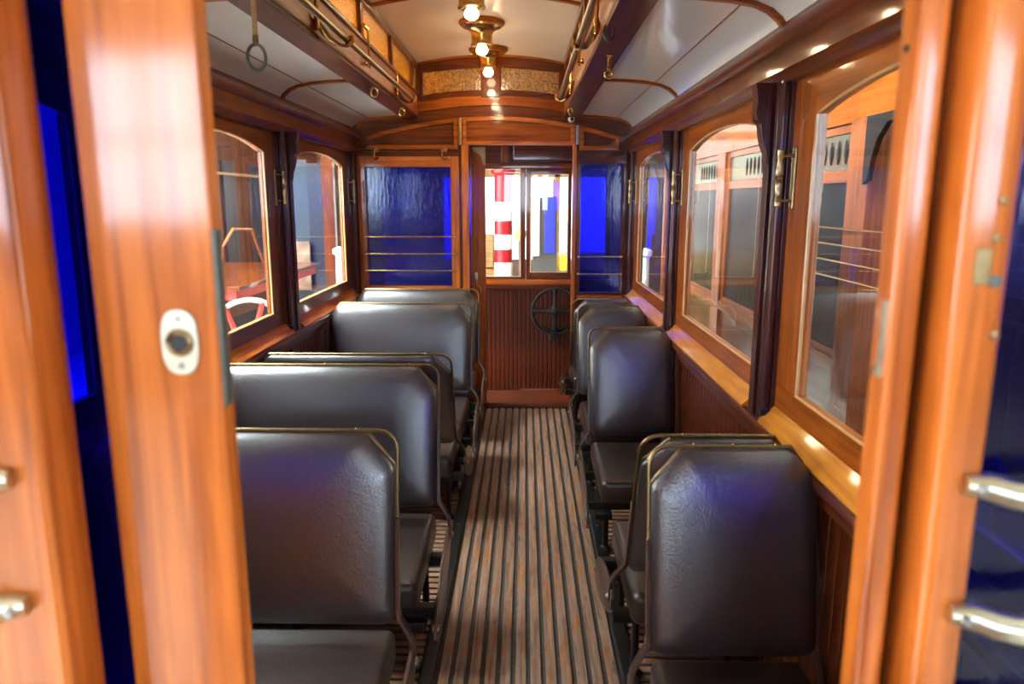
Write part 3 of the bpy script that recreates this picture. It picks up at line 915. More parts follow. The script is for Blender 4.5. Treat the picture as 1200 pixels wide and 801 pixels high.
# near sliding door, pushed open to the left
d1 = struct(empty('door_1', (-0.80, 0.80, 0)))
bx('stile', 'orange_z', d1, -0.468, -0.334, 0.780, 0.812, 0.005, 2.06, bevel=0.003)
bx('stile', 'orange_z', d1, -1.25, -1.15, 0.780, 0.812, 0.005, 2.06, bevel=0.003)
bx('top_rail', 'orange_x', d1, -1.15, -0.468, 0.780, 0.812, 1.94, 2.06)
bx('bottom_panel', 'orange_x', d1, -1.15, -0.468, 0.780, 0.812, 0.005, 0.92)
MB().box(-1.15, -0.468, 0.793, 0.798, 0.92, 1.94).build('blue_pane', 'blue_dark', d1)
bx('edge_strip', 'gunmetal', d1, -0.3345, -0.3305, 0.781, 0.800, 1.375, 1.570, bevel=0.001)
# oval brass keyhole plate
ov = []
for k in range(32):
    a = k * math.tau / 32
    ov.append((-0.376 + 0.0205 * (abs(math.cos(a)) ** 0.75) * (1 if math.cos(a) > 0 else -1), 1.448 + 0.036 * (abs(math.sin(a)) ** 0.7) * (1 if math.sin(a) > 0 else -1)))
lp = MB().prism(ov, 0.7765, 0.7805, 'xz', bevel=0.0008).build('lock_plate', 'brass_pale', d1, 'flat')
MB().tube([(-0.376 + 0.0125 * math.cos(k * math.tau / 24), 0.7755, 1.448 + 0.0125 * math.sin(k * math.tau / 24)) for k in range(24)], 0.0032, 8, closed=True).build('lock_collar', 'brass_dull', lp, True)
MB().lathe([(0.010, 0.0), (0.0095, -0.0012)], (-0.376, 0.7766, 1.448), 'y', 20).build('key_socket', 'black', lp, True)
for z in (1.474, 1.422):
    MB().lathe([(0.0038, 0), (0.003, -0.0018)], (-0.376, 0.7768, z), 'y', 12).build('plate_screw', 'steel', lp, True)

# near platform (underfoot, roofed, dash behind the viewer)
struct(bx('floor_entrance', 'slat_x', None, -1.15, 0.70, -0.85, 0.66, -0.14, -0.09, bevel=0))
struct(bx('ceiling_entrance', 'ceil_top', None, -1.30, 0.85, -0.95, 0.70, 2.38, 2.43, bevel=0))
wd = struct(empty('wall_entrance', (XC, -0.9, 0)))
bx('dash_panel', 'dash_z', wd, -1.15, 0.70, -0.90, -0.85, -0.14, 0.92, bevel=0)
for x in (-0.80, 0.24):
    bx('dash_pillar', 'mid_z', wd, x, x + 0.08, -0.90, -0.84, 0.92, 2.38)
bx('dash_header', 'mid_x', wd, -0.80, 0.32, -0.90, -0.85, 2.24, 2.38)

# ------------------------------------------------------------------ seats
def make_seat(sgn, xa, xw, yb, face, lean, zt, label, group):
    """sgn: aisle lies towards -x (1, right row) or +x (-1, left row); face -1 looks to the entrance, 1 to the brake"""
    root = tag(empty('tram_seat', ((xa + xw) / 2, yb, 0)), label, 'seat', group)
    W = abs(xw - xa)
    z0 = 0.425
    H = zt - z0
    X = lambda u: xa + sgn * u                     # u runs from the aisle edge to the wall
    def Pt(u, v, z):                               # v: towards the sitter's back
        return (X(u), yb - face * (v + (z - z0) * lean if z > z0 else v), z)
    def fix(mb):
        bmesh.ops.recalc_face_normals(mb.bm, faces=mb.bm.faces)
        return mb
    # --- backrest pad: outline (u, z), anticlockwise
    ch, cv = 0.082, 0.090
    cw, cwv = 0.066, 0.085
    r = 0.035
    out = []
    out += [(r - r * math.sin(a), z0 + r - r * math.cos(a)) for a in (1.57, 1.05, 0.52, 0.0)]
    out += [(W - r + r * math.sin(a), z0 + r - r * math.cos(a)) for a in (0.0, 0.52, 1.05, 1.57)]
    def rc(p, a, b, k=0.014):
        p = Vector(p); a = (Vector(a) - p).normalized(); b = (Vector(b) - p).normalized()
        return [tuple(p + a * k), tuple(p + (a + b) * k * 0.35), tuple(p + b * k)]
    A, B, C, D = (W, zt - cwv), (W - cw, zt), (ch, zt), (0, zt - cv)
    out += rc(A, (W, z0), B) + rc(B, A, C) + rc(C, B, D) + rc(D, C, (0, z0))
    n = len(out)
    b = bmesh.new()
    um, zm = W / 2, (z0 + zt) / 2
    inset = (0.0, 0.004, 0.012, 0.028, 0.055, 0.09, 0.13, 0.17, 0.20)
    rings = {}
    for side_ in (1, -1):
        for off in inset:
            su, sz = 1 - off / (W / 2), 1 - off / (H / 2)
            s_ = 1 - off / 0.2125
            t = 0.018 + 0.020 * (1 - s_ ** 14) + 0.022 * (1 - s_ ** 2)
            rings[(side_, off)] = [b.verts.new(Pt(um + (u - um) * su, side_ * t, zm + (z - zm) * sz)) for u, z in out]
    for side_ in (1, -1):
        for o1, o2 in zip(inset, inset[1:]):
            R1, R2 = rings[(side_, o1)], rings[(side_, o2)]
            for k in range(n):
                b.faces.new((R1[k], R1[(k + 1) % n], R2[(k + 1) % n], R2[k]))
        b.faces.new(rings[(side_, inset[-1])])
    R1, R2 = rings[(1, 0.0)], rings[(-1, 0.0)]
    for k in range(n):
        b.faces.new((R1[k], R1[(k + 1) % n], R2[(k + 1) % n], R2[k]))
    mb = MB(); mb.merge(b); fix(mb)
    back = mb.build('backrest', 'leather', root, 'all')
    # brass edging along the cut corners and top
    edge = [(0.0, zt - cv - 0.02), (0.0, zt - cv), (ch, zt), (W - cw, zt), (W, zt - cwv), (W, zt - cwv - 0.03)]
    pth = []
    for p, q_ in zip(edge, edge[1:]):
        pth += [p, ((p[0] + q_[0]) / 2, (p[1] + q_[1]) / 2)]
    pth.append(edge[-1])
    MB().tube([Pt(u, 0, z + 0.001) for u, z in pth], 0.0045, 8).build('brass_edging', 'brass_dull', back, True)
    # grab rail with rounded aisle corner
    rr = 0.052
    o_ = -0.004
    rail = [(o_, zt - 0.27), (o_, zt - 0.15), (o_, zt - rr + 0.004)]
    rail += [(o_ + rr - rr * math.cos(a), zt + 0.006 - rr + rr * math.sin(a)) for a in (0.3, 0.6, 0.9, 1.2, 1.57)]
    rail += [(ch + 0.03, zt + 0.006), (W * 0.6, zt + 0.006), (W - cw, zt + 0.006), (W - cw + 0.03, zt - 0.036)]
    gr = MB().tube([Pt(u, 0.0, z) for u, z in rail], 0.0060, 8).build('grab_rail', 'brass_dull', root, True)
    for u in (ch + 0.03, W * 0.5, W - cw - 0.04):
        MB().ball(Pt(u, 0, zt + 0.011), 0.0032, 8).build('rail_screw', 'brass', gr, True)
    # flat iron straps down both edges, cranked out to the pivot
    def strap(uoff, dirn, name_):
        pts = [(uoff, 0.0, zt - 0.235), (uoff, 0.0, 0.60), (uoff, 0.0, 0.455), (uoff - dirn * 0.006, -0.004, 0.435), (uoff - dirn * 0.028, -0.010, 0.405), (uoff - dirn * 0.042, -0.016, 0.375), (uoff - dirn * 0.046, -0.020, 0.345), (uoff - dirn * 0.046, -0.024, 0.300)]
        b = bmesh.new()
        prev = None
        hw, ht = 0.017, 0.0055
        for u, v, z in pts:
            cur = [b.verts.new(Pt(u + a * ht, v + c * hw, z)) for a, c in ((-1, -1), (1, -1), (1, 1), (-1, 1))]
            if prev:
                for k in range(4):
                    b.faces.new((prev[k], prev[(k + 1) % 4], cur[(k + 1) % 4], cur[k]))
            else:
                b.faces.new(cur)
            prev = cur
        b.faces.new(prev[::-1])
        bmesh.ops.recalc_face_normals(b, faces=b.faces)
        bmesh.ops.bevel(b, geom=[e_ for e_ in b.edges if e_.calc_face_angle(0) > 0.9], offset=0.003, segments=2, affect='EDGES')
        mb = MB(); mb.merge(b)
        st = mb.build(name_, 'iron', root, True)
        MB().ball(Pt(uoff - dirn * 0.052, -0.024, 0.312), 0.014, 10, sx=0.7).build('pivot_bolt', 'steel', st, True)
        return st
    strap(-0.004, 1, 'back_strap')
    if W < 0.6:
        strap(W + 0.001, -0.35, 'back_strap')
    # cushion
    u0, u1 = 0.012, W - 0.004
    a0, a1 = sorted((X(u0), X(u1)))
    ya, yb_ = sorted((yb - face * (-0.505), yb - face * 0.065))
    cb_ = bmesh.new()
    vs = [cb_.verts.new((x, y, z)) for x in (a0, a1) for y in (ya, yb_) for z in (0.255, 0.368)]
    for f in ((0, 1, 3, 2), (4, 6, 7, 5), (0, 4, 5, 1), (2, 3, 7, 6), (0, 2, 6, 4), (1, 5, 7, 3)):
        cb_.faces.new([vs[i] for i in f])
    bmesh.ops.recalc_face_normals(cb_, faces=cb_.faces)
    bmesh.ops.bevel(cb_, geom=cb_.edges[:], offset=0.030, segments=4, affect='EDGES', profile=0.5)
    mb = MB(); mb.merge(cb_)
    cu = mb.build('cushion', 'cushion', root, 'all')
    yf = ya if face < 0 else yb_
    MB().tube([(a0 + 0.02, yf - face * 0.008, 0.362), (a1 - 0.02, yf - face * 0.008, 0.362)], 0.004, 6).build('cushion_piping', 'cushion', cu, True)
    # leaf-shaped side plate on the aisle side
    leaf = [(0.030, 0.335), (0.010, 0.352), (-0.05, 0.352), (-0.16, 0.340), (-0.28, 0.310), (-0.40, 0.262), (-0.485, 0.205), (-0.505, 0.165), (-0.475, 0.130), (-0.40, 0.120), (-0.28, 0.145), (-0.16, 0.190), (-0.05, 0.240), (0.02, 0.29)]
    x0p, x1p = sorted((X(-0.052), X(-0.040)))
    MB().prism([(yb - face * v, z) for v, z in leaf], x0p, x1p, 'yz', bevel=0.003).build('side_plate', 'iron', root, 'flat')
    MB().lathe([(0.014, -0.012), (0.014, 0.012)], (X(-0.046), yb - face * (-0.47), 0.185), 'x', 12).build('plate_bolt', 'steel', root, True)
    # iron underframe
    fr = MB()
    for v in (-0.42, -0.06):
        y = yb - face * v
        c0, c1 = sorted((X(-0.035), X(W - 0.01)))
        fr.box(c0, c1, y - 0.02, y + 0.02, 0.205, 0.245, bevel=0.004)
    for u in (0.02, W - 0.06):
        y0, y1 = sorted((yb - face * -0.46, yb - face * -0.02))
        c0, c1 = sorted((X(u), X(u + 0.03)))
        fr.box(c0, c1, y0, y1, 0.235, 0.258, bevel=0.003)
    fr.build('underframe', 'black', root, 'flat')
    for u in ((0.045, W - 0.07) if W < 0.6 else (0.045, W * 0.5, W - 0.07)):
        for v in (-0.42, -0.06):
            y = yb - face * v
            MB().lathe([(0.032, 0.0), (0.030, 0.012), (0.014, 0.022), (0.013, 0.19), (0.020, 0.208)], (X(u), y, 0.0), 'z', 10).build('leg', 'black', root, True)
    c0, c1 = sorted((X(-0.01), X(0.07)))
    y0, y1 = sorted((yb - face * -0.47, yb - face * -0.38))
    bx('front_bracket', 'black', root, c0, c1, y0, y1, 0.168, 0.206, bevel=0.008)
    return root

GL, GR = 'double seats beside the left windows', 'single seats beside the right windows'
RA, RW, LA, LW = 0.335, 0.768, -0.340, -1.236
make_seat(1, RA, RW, 1.76, -1, 0.17, 0.958, 'narrow leather seat with its back against another seat, nearest the entrance jamb', GR)
make_seat(1, RA, RW, 2.20, 1, 0.42, 0.945, 'narrow leather seat facing the brake wheel, back to back with the entrance seat', GR)
make_seat(1, RA, RW, 3.60, -1, 0.20, 0.955, 'narrow leather seat facing the entrance, midway down its row beside the second window', GR)
make_seat(1, RA, RW, 4.40, -1, 0.20, 0.955, 'narrow leather seat facing the entrance beside the last window, before the end seat', GR)
make_seat(1, RA, RW, 5.14, 1, 0.36, 0.938, 'narrow leather seat closest to the small blue end window, facing it', GR)
make_seat(-1, -0.362, LW, 1.89, -1, 0.15, 0.958, 'wide leather seat directly behind the open sliding door with key plate', GL)
make_seat(-1, LA, LW, 2.70, -1, 0.20, 0.958, 'wide leather seat facing the entrance, back to back with a seat facing the brake', GL)
make_seat(-1, LA, LW, 3.46, 1, 0.40, 0.905, 'wide leather seat facing the brake wheel, tilted back against the row before it', GL)
make_seat(-1, LA, LW, 4.49, -1, 0.20, 0.955, 'wide leather seat facing the entrance, second from the large blue window', GL)
make_seat(-1, LA, LW, 5.24, -1, 0.19, 0.955, 'wide leather seat right under the large blue window with brass bars', GL)

# ------------------------------------------------------------------ roof fittings
LAMPS = [(3.70, 'brass ceiling lamp with bare bulb beside the middle roof rib'), (4.55, 'brass ceiling lamp with bare bulb second from the amber end lights'), (5.32, 'brass ceiling lamp with bare bulb closest to the amber end lights')]
for y, lb in LAMPS:
    zt = top_z(-0.255)
    L0 = tag(empty('ceiling_lamp', (-0.255, y, zt)), lb, 'lamp', 'brass lamps along the roof')
    MB().lathe([(0.1333, 0.0000), (0.1360, -0.0122), (0.1278, -0.0243), (0.1197, -0.0264)], (-0.255, y, zt), 'z', 28).build('rose', 'mid_x', L0, True)
    MB().lathe([(0.1170, -0.0243), (0.1142, -0.0345), (0.0898, -0.0426), (0.0707, -0.0568), (0.0626, -0.0761), (0.0612, -0.1217), (0.0666, -0.1257), (0.0666, -0.1359), (0.0544, -0.1399), (0.0408, -0.1298)], (-0.255, y, zt), 'z', 28).build('collar', 'brass', L0, True)
    MB().lathe([(0.0163, -0.1268), (0.0218, -0.1338), (0.0326, -0.1501), (0.0354, -0.1622), (0.0299, -0.1764), (0.0163, -0.1866), (0.0014, -0.1896)], (-0.255, y, zt), 'z', 16).build('bulb', 'bulb', L0, True)
    ld = bpy.data.lights.new('bulb_light', 'POINT')
    ld.energy = BULB_W
    ld.color = (1.0, 0.72, 0.42)
    ld.shadow_soft_size = 0.03
    lo = bpy.data.objects.new('bulb_light', ld)
    COL.objects.link(lo)
    lo.parent = L0
    lo.location = (0, 0, -0.235)

for sgn, xi, lab in ((1, 0.28, 'long brass hand rail beneath the right clerestory lights, held by looped brackets'), (-1, -0.78, 'long brass hand rail beneath the left clerestory lights, held by looped brackets')):
    xr = xi - sgn * 0.062
    hr_ = tag(empty('hand_rail', (xr, 3, 2.235)), lab, 'rail', 'hand rails along the roof')
    MB().tube([(xr, 0.84, 2.235), (xr, 4.84, 2.235)], 0.0125, 12).build('tube', 'brass_dull', hr_, True)
    for y in (1.30, 2.96, 4.68) if sgn < 0 else (1.30, 3.04, 4.62):
        lp_ = [(xi, y - 0.10, 2.255), (xi - sgn * 0.012, y - 0.07, 2.240), (xi - sgn * 0.026, y - 0.02, 2.214), (xi - sgn * 0.045, y + 0.06, 2.200), (xr, y + 0.12, 2.206), (xr - sgn * 0.016, y + 0.14, 2.224), (xr - sgn * 0.014, y + 0.145, 2.248)]
        bk = MB().tube(lp_, 0.012, 8, flat=(1.5, 0.5)).build('bracket', 'brass', hr_, True)
        MB().lathe([(0.007, -0.045), (0.010, -0.04), (0.006, -0.02), (0.012, 0.0), (0.006, 0.02), (0.010, 0.05), (0.006, 0.07), (0.009, 0.08), (0.003, 0.09)], (xi - sgn * 0.012, y - 0.10, 2.262), 'z', 10).build('finial', 'brass', bk, True)

def window_catch(xi, sgn, y, lab):
    c = tag(empty('window_catch', (xi, y, 2.30)), lab, 'catch', 'brass catches of the clerestory lights')
    MB().tube([(xi - sgn * 0.022, y, 2.235), (xi - sgn * 0.020, y, 2.38), (xi - sgn * 0.018, y, 2.415)], 0.006, 8).build('stem', 'brass', c, True)
    MB().tube([(xi - sgn * 0.018, y, 2.415), (xi - sgn * 0.020, y - 0.10, 2.410)], 0.010, 8).build('handle', 'brass', c, True)
    MB().lathe([(0.012, 0), (0.012, -sgn * 0.01), (0.008, -sgn * 0.014), (0.008, -sgn * 0.032)], (xi, y, 2.255), 'x', 10).build('stud', 'brass', c, True)
window_catch(-0.78, -1, 3.74, 'brass catch on the left clerestory face, beside the mullion')
window_catch(0.28, 1, 3.70, 'brass catch on the right clerestory face, beside the mullion')
window_catch(0.28, 1, 4.36, 'brass catch on the right clerestory face, close to the end wall')

def ring_hanger(x, y, ztop, drop, rad, lab, grp, mat='brass'):
    h = tag(empty('ring_hanger', (x, y, ztop)), lab, 'hanger', grp)
    MB().tube([(x, y, ztop), (x, y, ztop - drop)], 0.0045, 8).build('link', mat, h, True)
    cz = ztop - drop - rad
    MB().tube([(x + rad * 0.72 * math.cos(a) * 0.9, y + rad * 0.4 * math.cos(a), cz + rad * math.sin(a)) for a in [k * math.tau / 20 for k in range(20)]], 0.0045, 8, closed=True).build('ring', mat, h, True)
ring_hanger(-0.795, 4.02, 2.24, 0.055, 0.024, 'small brass ring hanging from the left roof beam near its middle rib', 'brass rings on the roof beams')
ring_hanger(-0.795, 4.90, 2.24, 0.055, 0.024, 'small brass ring hanging from the left roof beam by the end wall', 'brass rings on the roof beams')
ring_hanger(0.292, 4.90, 2.24, 0.055, 0.022, 'small brass ring hanging from the right roof beam by the end wall', 'brass rings on the roof beams')
ring_hanger(0.292, 2.72, 2.26, 0.055, 0.028, 'tarnished ring hanging from the right roof beam by the hand rail', 'brass rings on the roof beams', 'gunmetal')
# turned brass fitting under the right beam
bf = MB().lathe([(0.012, 0), (0.014, -0.006), (0.006, -0.012), (0.005, -0.05), (0.009, -0.056), (0.005, -0.062)], (0.345, 3.18, 2.190), 'z', 12)
bf = tag(bf.build('bell_pull', 'brass', None, True), 'turned brass pull hanging under the right roof beam', 'pull')
MB().tube([(0.345 + 0.016 * math.cos(k * math.tau / 16), 3.18, 2.112 + 0.016 * math.sin(k * math.tau / 16)) for k in range(16)], 0.005, 8, closed=True).build('eye', 'brass', bf, True)

# strap with a brass ring
sh = tag(empty('strap_hanger', (-0.742, 2.12, 2.235)), 'pale strap with an oval brass ring hanging from the left hand rail', 'strap')
MB().box(-0.749, -0.735, 2.117, 2.123, 2.045, 2.255, bevel=0.002).build('strap', 'strap', sh, 'flat')
MB().lathe([(0.0085, 0.0), (0.0085, 0.022)], (-0.742, 2.12, 2.024), 'z', 10).build('ferrule', 'brass_dull', sh, True)
MB().tube([(-0.742 + 0.023 * math.cos(k * math.tau / 28), 2.12 + 0.006 * math.cos(k * math.tau / 28), 1.988 + 0.034 * math.sin(k * math.tau / 28)) for k in range(28)], 0.0045, 8, closed=True).build('ring', 'gunmetal', sh, True)

# coat hooks over the large blue window
for x, lb in ((-1.10, 'brass hook over the blue window, by the corner post'), (-0.60, 'brass hook over the blue window, by the door head hinge')):
    hk = tag(empty('coat_hook', (x, YE - 0.006, 1.96)), lb, 'hook', 'brass hooks over the blue window')
    MB().box(x - 0.026, x + 0.026, YE - 0.034, YE - 0.022, 1.954, 1.980, bevel=0.002).build('hook_plate', 'brass', hk, 'flat')
    MB().tube([(x, YE - 0.030, 1.972), (x - 0.006, YE - 0.046, 1.945), (x - 0.006, YE - 0.056, 1.910), (x + 0.010, YE - 0.068, 1.900), (x + 0.030, YE - 0.078, 1.908)], 0.0085, 8).build('hook_arm', 'brass', hk, True)

# small white surveillance camera below the right beam
sc_ = tag(empty('security_camera', (0.335, YE - 0.05, 2.20)), 'small white round camera with dark lens under the roof beam by the door head', 'camera')
MB().lathe([(0.020, 0.0), (0.022, -0.012), (0.014, -0.02)], (0.335, YE - 0.06, 2.215), 'z', 14).build('camera_mount', 'white', sc_, True)
MB().ball((0.335, YE - 0.065, 2.178), 0.026, 14).build('camera_body', 'white', sc_, True)
MB().lathe([(0.012, 0.0), (0.011, -0.004)], (0.337, YE - 0.088, 2.175), 'y', 14).build('camera_lens', 'black', sc_, True)

# ------------------------------------------------------------------ the hall outside
# neighbouring tram to the right
nt_ = tag(empty('parked_tram', (1.80, 5.6, ZG)), 'wooden tram with louvred vents parked on the next track beyond the right windows', 'tram')
NXF = 1.80
def nbb(nm, mat, y0, y1, z0, z1, x0=NXF, x1=NXF + 0.05, par=None, bevel=0.003):
    return bx(nm, mat, par or nt_, x0, x1, y0, y1, z0, z1, bevel=bevel)
nbb('waist_panel', 'dark_y', 3.90, 9.6, -0.30, 0.62, NXF + 0.01)
nbb('waist_rail', 'pink_y', 3.90, 9.6, 0.62, 0.70, NXF - 0.015)
nbb('letter_board', 'mid_y', 2.2, 9.6, 2.02, 2.34, NXF - 0.01)
nbb('roof_gutter', 'dark_y', 2.0, 9.7, 2.34, 2.42, NXF - 0.05, NXF + 0.4)
nbb('roof', 'hall_dark', 2.0, 9.7, 2.42, 2.60, NXF, NXF + 1.8)
nbb('far_side', 'hall_dark', 3.9, 9.6, -0.3, 2.42, NXF + 1.7, NXF + 1.75)
nbb('end_wall', 'hall_dark', 9.55, 9.62, -0.3, 2.42, NXF + 0.05, NXF + 1.7)
nbb('tram_floor', 'dark_y', 3.9, 9.55, -0.30, -0.02, NXF + 0.06, NXF + 1.7)
nbb('underframe', 'black', 2.0, 9.6, -0.55, -0.30, NXF + 0.1, NXF + 1.7)
bays = [(4.16, 5.18), (5.44, 6.72), (6.98, 8.2), (8.4, 9.5)]
prev = 4.10
for y0, y1 in bays:
    pp_ = nbb('pillar', 'pink_z', prev, y0, -0.30, 2.02, NXF - 0.02)
    for y in (y0, y1 - 0.06):
        nbb('sash_stile', 'pink_z', y, y + 0.06, 0.70, 2.02, NXF + 0.005, NXF + 0.04)
    nbb('sash_rail', 'pink_y', y0 + 0.06, y1 - 0.06, 1.70, 1.77, NXF + 0.005, NXF + 0.04)
    nbb('sash_rail', 'pink_y', y0 + 0.06, y1 - 0.06, 1.97, 2.02, NXF + 0.005, NXF + 0.04)
    nbb('sash_rail', 'pink_y', y0 + 0.06, y1 - 0.06, 0.70, 0.74, NXF + 0.005, NXF + 0.04)
    vent = nbb('vent_plate', 'brass_pale', y0 + 0.06, y1 - 0.06, 1.77, 1.97, NXF + 0.015, NXF + 0.022)
    for k in range(7):
        yc = y0 + 0.13 + k * 0.10
        MB().ball((NXF + 0.013, yc, 1.87), 0.07, 10, sx=0.06, sy=0.38, sz=1.0).build('vent_slot', 'black', vent, True)
    MB().box(NXF + 0.02, NXF + 0.024, y0 + 0.06, y1 - 0.06, 0.74, 1.70).build('pane', 'dulled', nt_)
    nbb('inner_panel', 'dark_y', y0, y1, 0.60, 1.10, NXF + 0.5, NXF + 0.54)
    prev = y1
nbb('pillar', 'pink_z', prev, 9.6, -0.30, 2.02, NXF - 0.02)
nbb('corner_pillar', 'pink_z', 3.86, 4.10, -0.30, 2.02, NXF - 0.05, NXF + 0.06)
nbb('platform_door', 'board_z', 2.60, 3.80, -0.30, 1.90, NXF + 0.04, NXF + 0.08)
nbb('door_panel', 'dark_z', 2.72, 3.68, 0.10, 1.30, NXF + 0.03, NXF + 0.04)
nbb('platform_pillar', 'pink_z', 2.40, 2.55, -0.30, 2.02, NXF - 0.02)
for z in (1.18, 1.27, 1.36, 1.45):
    MB().tube([(NXF - 0.07, 2.45, z), (NXF - 0.07, 4.5, z)], 0.006, 8).build('guard_bar', 'brass', nt_, True)
# cast bracket under the canopy
MB().prism([(3.88, 2.02), (3.45, 2.02), (3.45, 1.985), (3.66, 1.97), (3.75, 1.90), (3.80, 1.80), (3.82, 1.70), (3.88, 1.68)], NXF - 0.07, NXF - 0.04, 'yz', bevel=0.004).build('iron_bracket', 'black', nt_, 'flat')

# left: cart with a spoked wheel and a red deck
ct = tag(empty('hand_cart', (-3.35, 8.1, ZG)), 'old cart with red deck and white-lined red wheel outside the left windows', 'cart')
bx('deck', 'wagon_red', ct, -4.2, -2.75, 6.9, 9.6, 0.66, 0.76)
bx('deck_edge', 'dark_y', ct, -4.25, -2.70, 6.85, 9.65, 0.76, 0.80)
def cart_wheel(par, c, R, ang):
    ax = Vector((math.cos(ang), math.sin(ang), 0))
    P = lambda r, a, d=0.0: (c[0] + ax.x * r * math.cos(a) - ax.y * d, c[1] + ax.y * r * math.cos(a) + ax.x * d, c[2] + r * math.sin(a))
    wl = MB().tube([P(R, k * math.tau / 40) for k in range(40)], 0.026, 8, closed=True).build('wheel_rim', 'white', par, True)
    for k in range(8):
        a = k * math.tau / 8 + 0.4
        MB().tube([P(0.05, a), P(R, a)], 0.026, 8).build('wheel_spoke', 'wagon_red', wl, True)
    MB().ball(c, 0.11, 12).build('wheel_hub', 'wagon_red', wl, True)
cart_wheel(ct, (-2.70, 6.95, 0.08), 0.58, math.radians(60))
cart_wheel(ct, (-2.75, 9.2, -0.17), 0.55, math.radians(85))
MB().tube([(-2.9, 6.9, 0.8), (-2.9, 7.0, 1.15), (-2.9, 7.3, 1.32), (-2.9, 7.8, 1.30), (-2.9, 8.2, 0.8)], 0.016, 8).build('hoop', 'pink_y', ct, True)
# left: dark coach side behind the cart
dc = tag(empty('parked_coach', (-4.6, 13, ZG)), 'dark coach with navy panels and brown boarding beyond the cart', 'coach')
bx('body', 'dark_z', dc, -5.6, -4.55, 9.9, 16.4, -0.2, 2.6, bevel=0.01)
for k in range(6):
    y = 10.1 + k * 1.05
    bx('navy_panel', 'navy', dc, -4.56, -4.52, y, y + 0.5, 0.3, 2.2)
bx('waist_moulding', 'bead', dc, -4.56, -4.50, 9.9, 16.4, 1.98, 2.02)
bx('underframe', 'black', dc, -5.5, -4.7, 10.1, 16.2, ZG, -0.2)
# left: exhibition panels with coat and photograph
ep = tag(empty('display_screen', (-2.75, 10.2, ZG)), 'blue-grey display screen with sepia photograph outside the left rear window', 'screen')
bx('screen_panel', 'bluegrey', ep, -3.60, -2.98, 10.2, 10.26, ZG, 2.15)
bx('photograph', 'sepia', ep, -3.22, -2.96, 10.08, 10.12, 0.38, 1.05)
bx('reflected_stile', 'dark_z', ep, -2.76, -2.60, 10.1, 10.2, ZG, 2.3)  # solid post put in for the end window's stile mirrored in the glass
bx('dark_hanging', 'navy', ep, -2.98, -2.74, 10.2, 10.24, 0.3, 2.1)
for x, y, lb in ((-2.18, 8.6, 'white barrier post standing outside the left windows'), (1.38, 8.4, 'white barrier post standing outside the right windows')):
    bp = tag(empty('barrier_post', (x, y, ZG)), lb, 'post', 'white barrier posts in the hall')
    MB().lathe([(0.16, 0.0), (0.15, 0.03), (0.045, 0.05), (0.045, 1.72), (0.075, 1.74), (0.075, 1.79), (0.02, 1.82)], (x, y, ZG), 'z', 16).build('shaft', 'white', bp, True)
    MB().lathe([(0.17, 0.0), (0.17, 0.02)], (x, y, ZG), 'z', 20).build('foot', 'hall_dark', bp, True)

# ahead: striped column, banner, machines
sx_, sy_ = -0.295, 10.2
st = tag(empty('striped_column', (sx_, sy_, ZG)), 'red and white banded column standing ahead of the tram', 'column')
bands = [(ZG, 0.30, 'red'), (0.30, 0.55, 'white'), (0.55, 0.78, 'red') , (0.78, 0.98, 'white'), (0.98, 1.16, 'red'), (1.16, 1.36, 'white'), (1.36, 1.62, 'red'), (1.62, 1.62, 'white')]
bands = [(ZG, 0.15, 'red'), (0.15, 0.36, 'white'), (0.36, 0.56, 'red'), (0.56, 0.76, 'white'), (0.76, 0.94, 'red'), (0.94, 1.14, 'white'), (1.14, 1.33, 'red'), (1.33, 1.58, 'white'), (1.58, 1.93, 'red')]
for z0, z1, mt in bands:
    MB().lathe([(0.125, z0), (0.125, z1)], (sx_, sy_, 0), 'z', 24).build('band', mt, st, True)
MB().lathe([(0.125, 1.93), (0.15, 1.95), (0.17, 1.97), (0.17, 2.02), (0.10, 2.03)], (sx_, sy_, 0), 'z', 24).build('cap', 'red', st, True)
bn = tag(empty('banner_pillar', (0.42, 11.5, ZG)), 'grey pillar with blue and black banner beside the striped column', 'pillar')
bx('pillar_shaft', 'hall_dark', bn, 0.12, 0.50, 11.5, 11.8, ZG, 1.65)
bx('blue_banner', 'banner_blue', bn, 0.31, 0.47, 11.46, 11.48, 0.80, 1.66)
bx('pale_banner', 'plaster', bn, 0.10, 0.23, 11.44, 11.46, 0.75, 1.66)
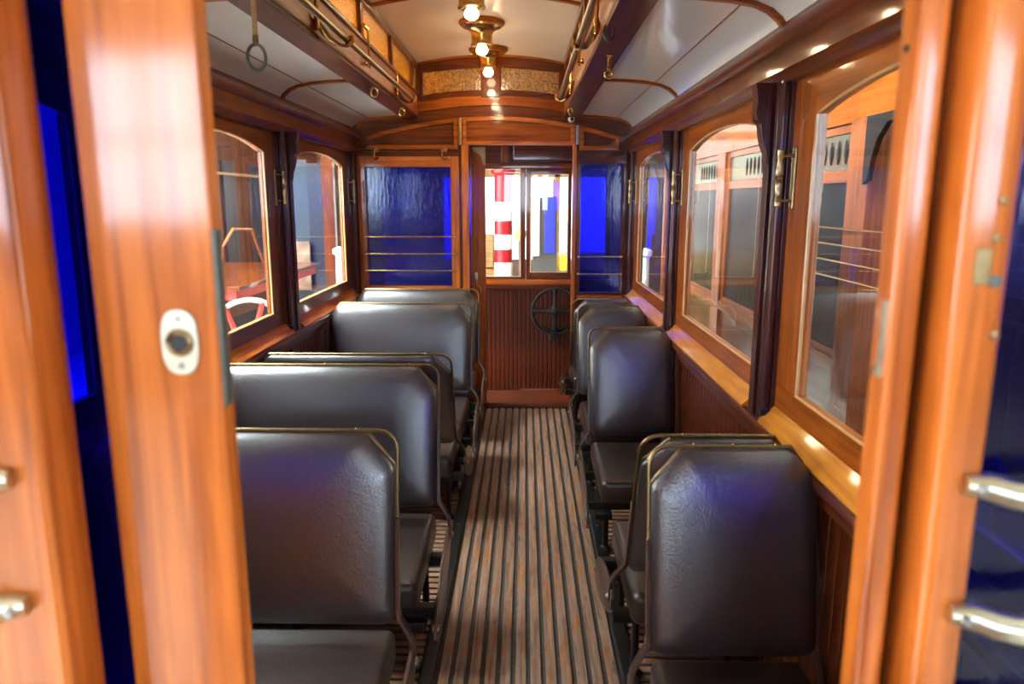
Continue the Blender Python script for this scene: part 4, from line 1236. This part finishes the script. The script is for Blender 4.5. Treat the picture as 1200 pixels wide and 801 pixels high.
mc = tag(empty('yellow_engine', (0.85, 11.2, ZG)), 'yellow topped engine with green body beside the banner pillar', 'engine')
bx('engine_body', 'green', mc, 0.55, 1.25, 11.0, 11.8, ZG, 0.55, bevel=0.02)
bx('engine_hood', 'yellow', mc, 0.52, 1.28, 10.98, 11.82, 0.55, 0.80, bevel=0.05)
MB().lathe([(0.05, 0.80), (0.05, 1.15), (0.08, 1.17), (0.08, 1.3), (0.04, 1.32)], (0.78, 11.3, 0), 'z', 14).build('engine_stack', 'black', mc, True)
cr = tag(empty('crate_stack', (-0.9, 12, ZG)), 'stacked brown timber shelves behind the striped column', 'shelf')
for k, (z0, z1) in enumerate(((ZG, -0.1), (-0.08, 0.5), (0.52, 1.05))):
    bx('shelf_box', 'crate', cr, -1.1 + 0.05 * k, -0.45 - 0.03 * k, 12.0, 12.5, z0, z1, bevel=0.01)
mo = tag(empty('motor_bogie', (-0.75, 10.9, ZG)), 'dark machine with pale wheels low beside the striped column', 'machine')
bx('bogie_frame', 'hall_dark', mo, -1.1, -0.50, 10.8, 11.3, -0.5, 0.45, bevel=0.03)
for x in (-0.9, -0.6):
    MB().lathe([(0.16, -0.03), (0.17, 0.0), (0.16, 0.03)], (x, 10.78, 0.30), 'y', 20).build('bogie_wheel', 'iron', mo, True)
dl = tag(empty('dial_stand', (-0.07, 10.9, ZG)), 'round pale dial on a slim stand by the striped column', 'dial')
MB().lathe([(0.10, 0.02), (0.10, -0.02), (0.085, -0.03)], (-0.07, 10.9, 1.12), 'y', 20).build('dial_face', 'bead', dl, True)
MB().lathe([(0.14, ZG), (0.03, ZG + 0.04), (0.025, 1.05)], (-0.07, 10.9, 0), 'z', 12).build('stand', 'hall_dark', dl, True)
bh = tag(empty('hall_gallery', (0, 15, 2)), 'timber gallery beams crossing the bright hall end', 'beam')
for z in (2.05, 2.75):
    bx('gallery_beam', 'crate', bh, -3.2, 3.2, 14.6, 14.8, z, z + 0.14)
for x in (-3.1, 0.55, 0.95, 3.0):
    bx('gallery_post', 'crate', bh, x, x + 0.14, 14.6, 14.8, ZG, 4.2)
